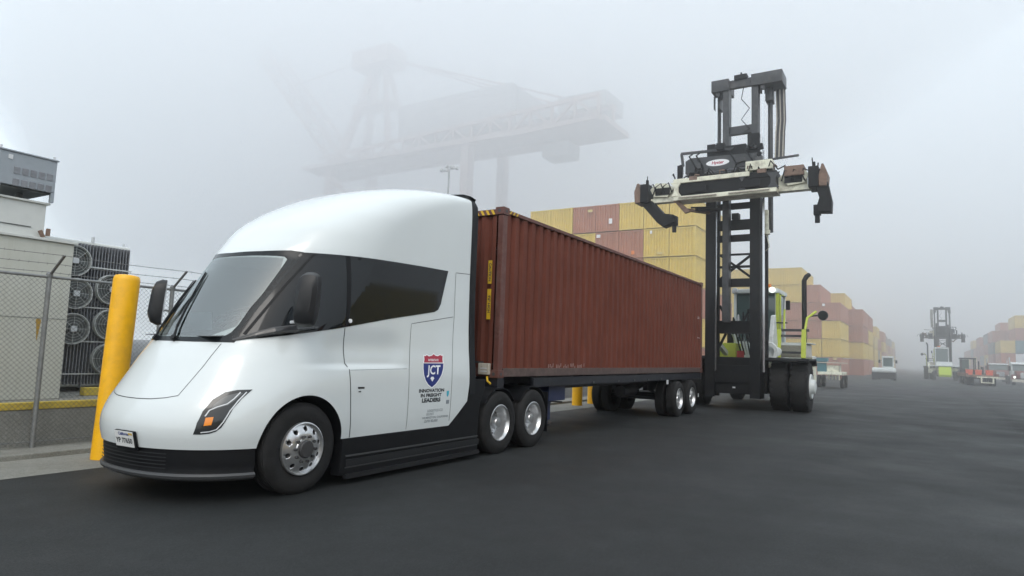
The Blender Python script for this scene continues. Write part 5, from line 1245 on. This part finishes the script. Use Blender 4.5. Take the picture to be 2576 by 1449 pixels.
# low-bed yard trailer with red bins, pulled by a dark open-cab tractor
Y2 = root_at('bin_trailer', (80.2, -5.15, 0), R(2), 'low yard trailer with white rear frame carrying orange-red bins, right of the lane', 'trailer')
m = MB(); m.box(.0, 9.5, -1.35, 1.35, .85, 1.05); bp(Y2, m, 'deck', 'rusty', .02)
for sg in (-1, 1): m = MB(); m.box(.1, 9.5, sg*1.25-.12, sg*1.25+.12, 1.051, 1.20); bp(Y2, m, 'side_rail', 'brown_red', .01)
m = MB(); m.box(-.08, .0, -1.42, .45, .80, .92); m.box(-.08, 0, -.95, -.82, .28, .80); m.box(-.08, 0, .0, .13, .28, .80); m.box(-.08, 0, -.82, 0, .28, .36); bp(Y2, m, 'rear_frame', 'cream', .01)
for x, yy in ((1.2, -1.05), (1.2, -.75), (1.2, 1.05), (1.2, .75), (2.4, -1.05), (2.4, 1.05), (2.4, -.75), (2.4, .75)): small_wheel(Y2, x, yy, .48)
random.seed(5)
bl = ['frontmost orange-red bin on the yard trailer at its left rear corner', 'orange-red bin at the middle of the trailer rear', 'orange-red bin at the right rear of the yard trailer', 'pale pink bin behind the others on the yard trailer']
for k, (x, y_, s_) in enumerate(((.6, 1.0, .62), (.55, .25, .58), (.7, -.65, .62), (1.4, -1.0, .6))):
    e = root_at('bin', (0, 0, 0), 0, bl[k], 'bin', 'bins on the yard trailer'); wl = Matrix.Rotation(R(2), 4, 'Z') @ Vector((x, y_, 1.055)); e.location = Vector((80.2, -5.15, 0)) + wl
    m = MB(); a, b2 = s_/2, s_/2*.82
    vs = [(-b2, -b2, 0), (b2, -b2, 0), (b2, b2, 0), (-b2, b2, 0), (-a, -a, .52), (a, -a, .52), (a, a, .52), (-a, a, .52), (-a*.9, -a*.9, .52), (a*.9, -a*.9, .52), (a*.9, a*.9, .52), (-a*.9, a*.9, .52), (-b2*.9, -b2*.9, .05), (b2*.9, -b2*.9, .05), (b2*.9, b2*.9, .05), (-b2*.9, b2*.9, .05)]
    fs = [(3,2,1,0)] + [(i, (i+1) % 4, 4+(i+1) % 4, 4+i) for i in range(4)] + [(4+i, 4+(i+1) % 4, 8+(i+1) % 4, 8+i) for i in range(4)] + [(8+i, 8+(i+1) % 4, 12+(i+1) % 4, 12+i) for i in range(4)] + [(12,13,14,15)]
    m.add(vs, fs); m.build('bin_body', 'red_basket' if k < 3 else 'scuff', e); q = MB(); q.tube([(-a, -a, .53), (a, -a, .53), (a, a, .53), (-a, a, .53)], .03, 6, closed=True); q.build('bin_rim', 'light_box', e)
Y3 = root_at('yard_tractor', (90.6, -5.05, 0), R(3), 'dark open-cab yard tractor coupled ahead of the trailer with the orange-red bins', 'yard truck')
m = MB(); m.box(-1.5, 3.2, -.6, .6, .55, .95); m.box(1.6, 3.2, -1.1, 1.1, .5, 1.5); bp(Y3, m, 'chassis', 'mast_black', .03)
m = MB(); m.box(1.0, 2.4, -.30, 1.05, 1.5, 1.62)
for xx in (1.05, 2.35):
    for yy in (-.27, 1.02): m.box(xx-.05, xx+.05, yy-.05, yy+.05, 1.5, 2.72)
bp(Y3, m, 'cab_frame', 'mast_black', .01)
m = MB(); m.box(.9, 2.5, -.38, 1.15, 2.72, 2.86); bp(Y3, m, 'cab_roof', 'mast_black', .03)
m = MB(); m.box(1.0, 1.02, .32, .98, 1.65, 2.68); m.box(1.1, 2.3, 1.0, 1.02, 1.65, 2.68); bp(Y3, m, 'cab_window', 'cab_glass')
m = MB(); m.cyl((.6, -.55, .95), (.6, -.55, 2.5), .07, 12); m.cyl((.6, -.85, .95), (.6, -.85, 1.9), .14, 12); bp(Y3, m, 'exhaust_stack', 'mast_black')
for x, yy in ((2.5, .95), (2.5, -.95), (-.6, 1.0), (-.6, -1.0), (-.6, .7), (-.6, -.7)): small_wheel(Y3, x, yy)
# road truck at the right edge, facing the camera; a brown one behind it
def road_truck(loc, rz, label, body, dark):
    T = root_at('road_truck', loc, rz, label, 'truck', 'trucks parked on the right of the lane')
    m = MB(); m.prism([(-.1, .75), (1.55, .75), (1.62, 1.15), (1.5, 1.45), (-.1, 1.62)], -.85, .85); bp(T, m, 'hood', dark, .06)
    for sg in (-1, 1):
        m = MB(); m.prism([(-.1, .6), (1.6, .55), (1.55, .95), (1.1, 1.18), (.3, 1.15), (-.1, .9)], min(sg*.87, sg*1.22), max(sg*.87, sg*1.22)); bp(T, m, 'fender', dark, .05)
        m = MB(); m.lathe([(0, .03), (.10, .02), (.12, -.04), (0, -.05)], 'x', (1.62, sg*1.0, .88), 16); bp(T, m, 'headlight', 'lamp_white')
        m = MB(); m.cyl((-1.9, sg*1.1, .9), (-1.9, sg*1.1, 3.1), .07, 12); bp(T, m, 'exhaust_stack', 'chrome')
        m = MB(); m.box(.1, .16, min(sg*1.2, sg*1.42), max(sg*1.2, sg*1.42), 1.6, 2.1); bp(T, m, 'mirror', 'mast_black', .01)
    m = MB(); m.box(1.622, 1.66, -.5, .5, .78, 1.38); bp(T, m, 'grille', 'chrome', .01)
    m = MB(); m.box(1.45, 1.78, -1.22, 1.22, .36, .66); bp(T, m, 'bumper', 'light_box', .04)
    m = MB(); m.prism([(-1.7, .8), (0, .8), (0, 1.55), (-.28, 2.38), (-.45, 2.52), (-1.7, 2.55)], -1.12, 1.12); bp(T, m, 'cab', body, .05)
    m = MB(); m.prism([(.008, 1.60), (-.255, 2.33), (-.235, 2.34), (.03, 1.61)], -1.0, 1.0); bp(T, m, 'windshield', 'cab_glass')
    m = MB(); m.prism([(-.20, 2.30), (-.02, 2.28), (-.02, 2.40), (-.3, 2.46)], -1.08, 1.08); bp(T, m, 'sun_visor', 'cab_white', .01)
    m = MB(); m.box(-7, .3, -.45, .45, .55, .85); bp(T, m, 'chassis', 'mast_black')
    for x, yy in ((.65, 1.02), (.65, -1.02), (-4.6, 1.0), (-4.6, -1.0), (-5.9, 1.0), (-5.9, -1.0)): small_wheel(T, x, yy)
    return T
road_truck((92.6, -9.75, 0), math.pi, 'dark-bonneted road truck with white sun visor at the right edge, headlights on', 'cab_white', 'brown_red')
road_truck((108.5, -8.75, 0), math.pi, 'brown road truck with a white roof strip half hidden behind the bin trailer', 'brown_red', 'brown_red')
# small chassis with a tank and bench behind the near handler
Y4 = root_at('generator_cart', (50.5, 5.35, 0), 0, 'cluttered service cart with a thin shelf and dark red wheels, just behind the near handler', 'cart')
m = MB(); m.box(0, 3.6, -.75, .75, .9, 1.1); bp(Y4, m, 'deck', 'cream', .02)
m = MB(); m.box(.2, 1.3, -.55, .3, 1.101, 1.55); bp(Y4, m, 'tool_box', 'cream', .03)
m = MB(); m.box(.0, .9, .15, .85, 1.80, 2.05); m.box(.1, .2, .2, .8, 1.1, 1.8); bp(Y4, m, 'teal_box', 'stack_teal', .02)
m = MB(); m.box(.0, 1.2, -1.05, .8, 1.70, 1.76); m.box(.3, .36, -.7, -.64, 1.1, 1.7); bp(Y4, m, 'shelf', 'light_box')
for k in range(4): m = MB(); m.cyl((.1+.3*k, -.6+.25*k, .55), (.1+.3*k, -.6+.25*k, .9), .05, 8); bp(Y4, m, 'stand', 'cream')
for x, yy in ((.6, -.72), (.6, .72), (3.0, -.72), (3.0, .72)):
    small_wheel(Y4, x, yy, .42, .22)
m = MB(); m.cbox((.2, -.68, .8), (.3, .1, .3)); bp(Y4, m, 'wheel_guard', 'brown_red', .02)

# ================================================================ high-mast light and ship-to-shore crane in the fog
LT = root_at('light_mast', (80, 62, 0), 0, 'tall slender light mast with a cluster of floodlights, in front of the foggy crane', 'light mast')
m = MB(); m.tube([(0, 0, 0), (0, 0, 29.6)], [.32, .13], 14); bp(LT, m, 'pole', 'pole')
m = MB(); m.tube([(-.3, -1.4, 29.6), (.2, -.5, 29.75), (-.2, .5, 29.75), (.3, 1.4, 29.6)], .07, 8); bp(LT, m, 'cross_arm', 'pole')
for y_, z_, x_ in ((-1.5, 29.75, 0), (-.95, 29.85, -.3), (-.25, 30.15, .2), (.3, 30.15, -.2), (.95, 29.85, .2), (1.5, 29.75, 0), (0, 29.5, -.4)):
    m = MB(); m.cbox((x_, y_, z_), (.45, .42, .5), 0, .4); bp(LT, m, 'floodlight', 'crane_grey', .05)
CRN = root_at('harbour_crane', (135, 100, 0), R(0), 'huge ship-to-shore gantry crane with raised boom, a faint silhouette in the fog', 'harbour crane')
def cw(x, y, z): return (x-135, y-100, z)
def truss(a, b, w_, h_, n, r=.35):
    """a four-chord lattice girder between two points"""
    m = MB(); a = Vector(a); b = Vector(b); d = (b-a).normalized(); up = Vector((1, 0, 0)); s_ = d.cross(up).normalized()
    for i in (-1, 1):
        for j in (-1, 1): m.bar(a+up*(i*w_/2)+s_*(j*h_/2), b+up*(i*w_/2)+s_*(j*h_/2), r*1.6, r*1.6, up=(1, 0, 0))
    L = (b-a).length
    for k in range(n):
        p, q = a+d*(L*k/n), a+d*(L*(k+1)/n)
        for i in (-1, 1): 
            j = 1 if k % 2 else -1; m.bar(p+up*(i*w_/2)+s_*(j*h_/2), q+up*(i*w_/2)-s_*(j*h_/2), r, r, up=(1, 0, 0)); m.bar(q+up*(i*w_/2)+s_*(h_/2), q+up*(i*w_/2)-s_*(h_/2), r, r, up=(1, 0, 0))
    return m
for xx in (127, 143):
    for yy in (141, 93):
        m = MB(); m.bar(cw(xx, yy, 0), cw(xx, yy-1 if yy > 100 else yy, 53), 2.6, 2.2, up=(0, 1, 0)); bp(CRN, m, 'leg', 'crane_paint')
    m = MB(); m.bar(cw(xx, 141, 50), cw(xx, 93, 8), 1.1, 1.1); bp(CRN, m, 'diagonal_brace', 'crane_paint')
    m = MB(); m.bar(cw(xx, 141, 14), cw(xx, 93, 14), 2.2, 2.2); bp(CRN, m, 'sill_beam', 'crane_paint')
m = truss(cw(135, 150, 54), cw(128, 57, 54.5), 8, 5, 16, .55); bp(CRN, m, 'girder', 'crane_paint')
m = MB(); m.box(-10, 4, -44, 50, 51.6, 52.8); bp(CRN, m, 'walkway', 'crane_paint')
m = MB(); m.box(-6, 6, -18, 18, 56.8, 66.5); bp(CRN, m, 'machinery_house', 'crane_grey', .5)
m = MB(); m.prism([(-30, 56.8), (-18, 66.2), (-18, 56.8)], -4, 4, 'yz'); bp(CRN, m, 'house_roof', 'crane_grey')
m = MB(); m.box(-5, 5, -42, -30, 57.0, 60.5); bp(CRN, m, 'electrical_house', 'crane_grey')
for xx in (-5, 5):
    m = MB(); m.bar((xx, 41, 53), (0, 32, 86), 1.9, 1.9); m.bar((xx, 22, 56), (0, 30, 86), 1.4, 1.4); bp(CRN, m, 'tower_leg', 'crane_paint')
m = MB(); m.box(-4, 4, 25, 39, 82, 87); bp(CRN, m, 'tower_head', 'crane_paint')
m = MB(); m.box(-3, 3, 25, 39, 70, 71.2); bp(CRN, m, 'tower_cross_beam', 'crane_paint')
m = truss((0, 43, 55), (0, 80, 95), 7, 4, 9, .5); bp(CRN, m, 'boom', 'crane_paint')
for (a, b) in (((0, 31, 86), (0, -30, 60)), ((2, 31, 86), (2, -12, 67)), ((0, 33, 86), (0, 68, 84)), ((-2, 31, 85), (-2, -42, 57))):
    m = MB(); m.tube([a, b], .28, 6); bp(CRN, m, 'stay', 'crane_paint')
m = MB(); m.box(-3, 3, -32, -25, 47.5, 51); bp(CRN, m, 'trolley_cab', 'crane_grey', .3)
# ================================================================ fog
def volume(name, x0, x1, y0, y1, z0, z1, dens, c=(.97, .98, .985)):
    m = bpy.data.materials.new(name); m.use_nodes = True; t = m.node_tree; t.nodes.clear()
    o = t.nodes.new('ShaderNodeOutputMaterial'); v = t.nodes.new('ShaderNodeVolumePrincipled')
    v.inputs['Color'].default_value = (*c, 1); v.inputs['Density'].default_value = dens; v.inputs['Anisotropy'].default_value = .55
    t.links.new(v.outputs[0], o.inputs['Volume']); M[name] = m
    b = MB(); b.box(x0, x1, y0, y1, z0, z1); return tag(b.build(name, name), kind='stuff')
volume('haze', -60, 1200, -500, 500, -1, 112, HAZE)
def fog_bank(c, r, dens):
    from mathutils import noise
    m = bpy.data.materials.new('fog_bank'); m.use_nodes = True; t = m.node_tree; t.nodes.clear()
    o = t.nodes.new('ShaderNodeOutputMaterial'); v = t.nodes.new('ShaderNodeVolumePrincipled')
    v.inputs['Color'].default_value = (.985, .99, 1, 1); v.inputs['Density'].default_value = dens; v.inputs['Anisotropy'].default_value = .6
    t.links.new(v.outputs[0], o.inputs['Volume'])
    bm = bmesh.new(); bmesh.ops.create_icosphere(bm, subdivisions=4, radius=1)
    for q in bm.verts:
        k = 1+.22*noise.noise(q.co*1.6+Vector((3, 1, 7)))
        q.co = Vector((c[0]+q.co.x*r[0]*k, c[1]+q.co.y*r[1]*k, c[2]+q.co.z*r[2]*k))
    me = bpy.data.meshes.new('fog_bank'); bm.to_mesh(me); bm.free(); me.materials.append(m)
    return tag(link('fog_bank', me), kind='stuff')
fog_bank((112, 110, 74), (66, 145, 55), CLOUD)
fog_bank((345, 15, 22), (312, 280, 85), FAR)
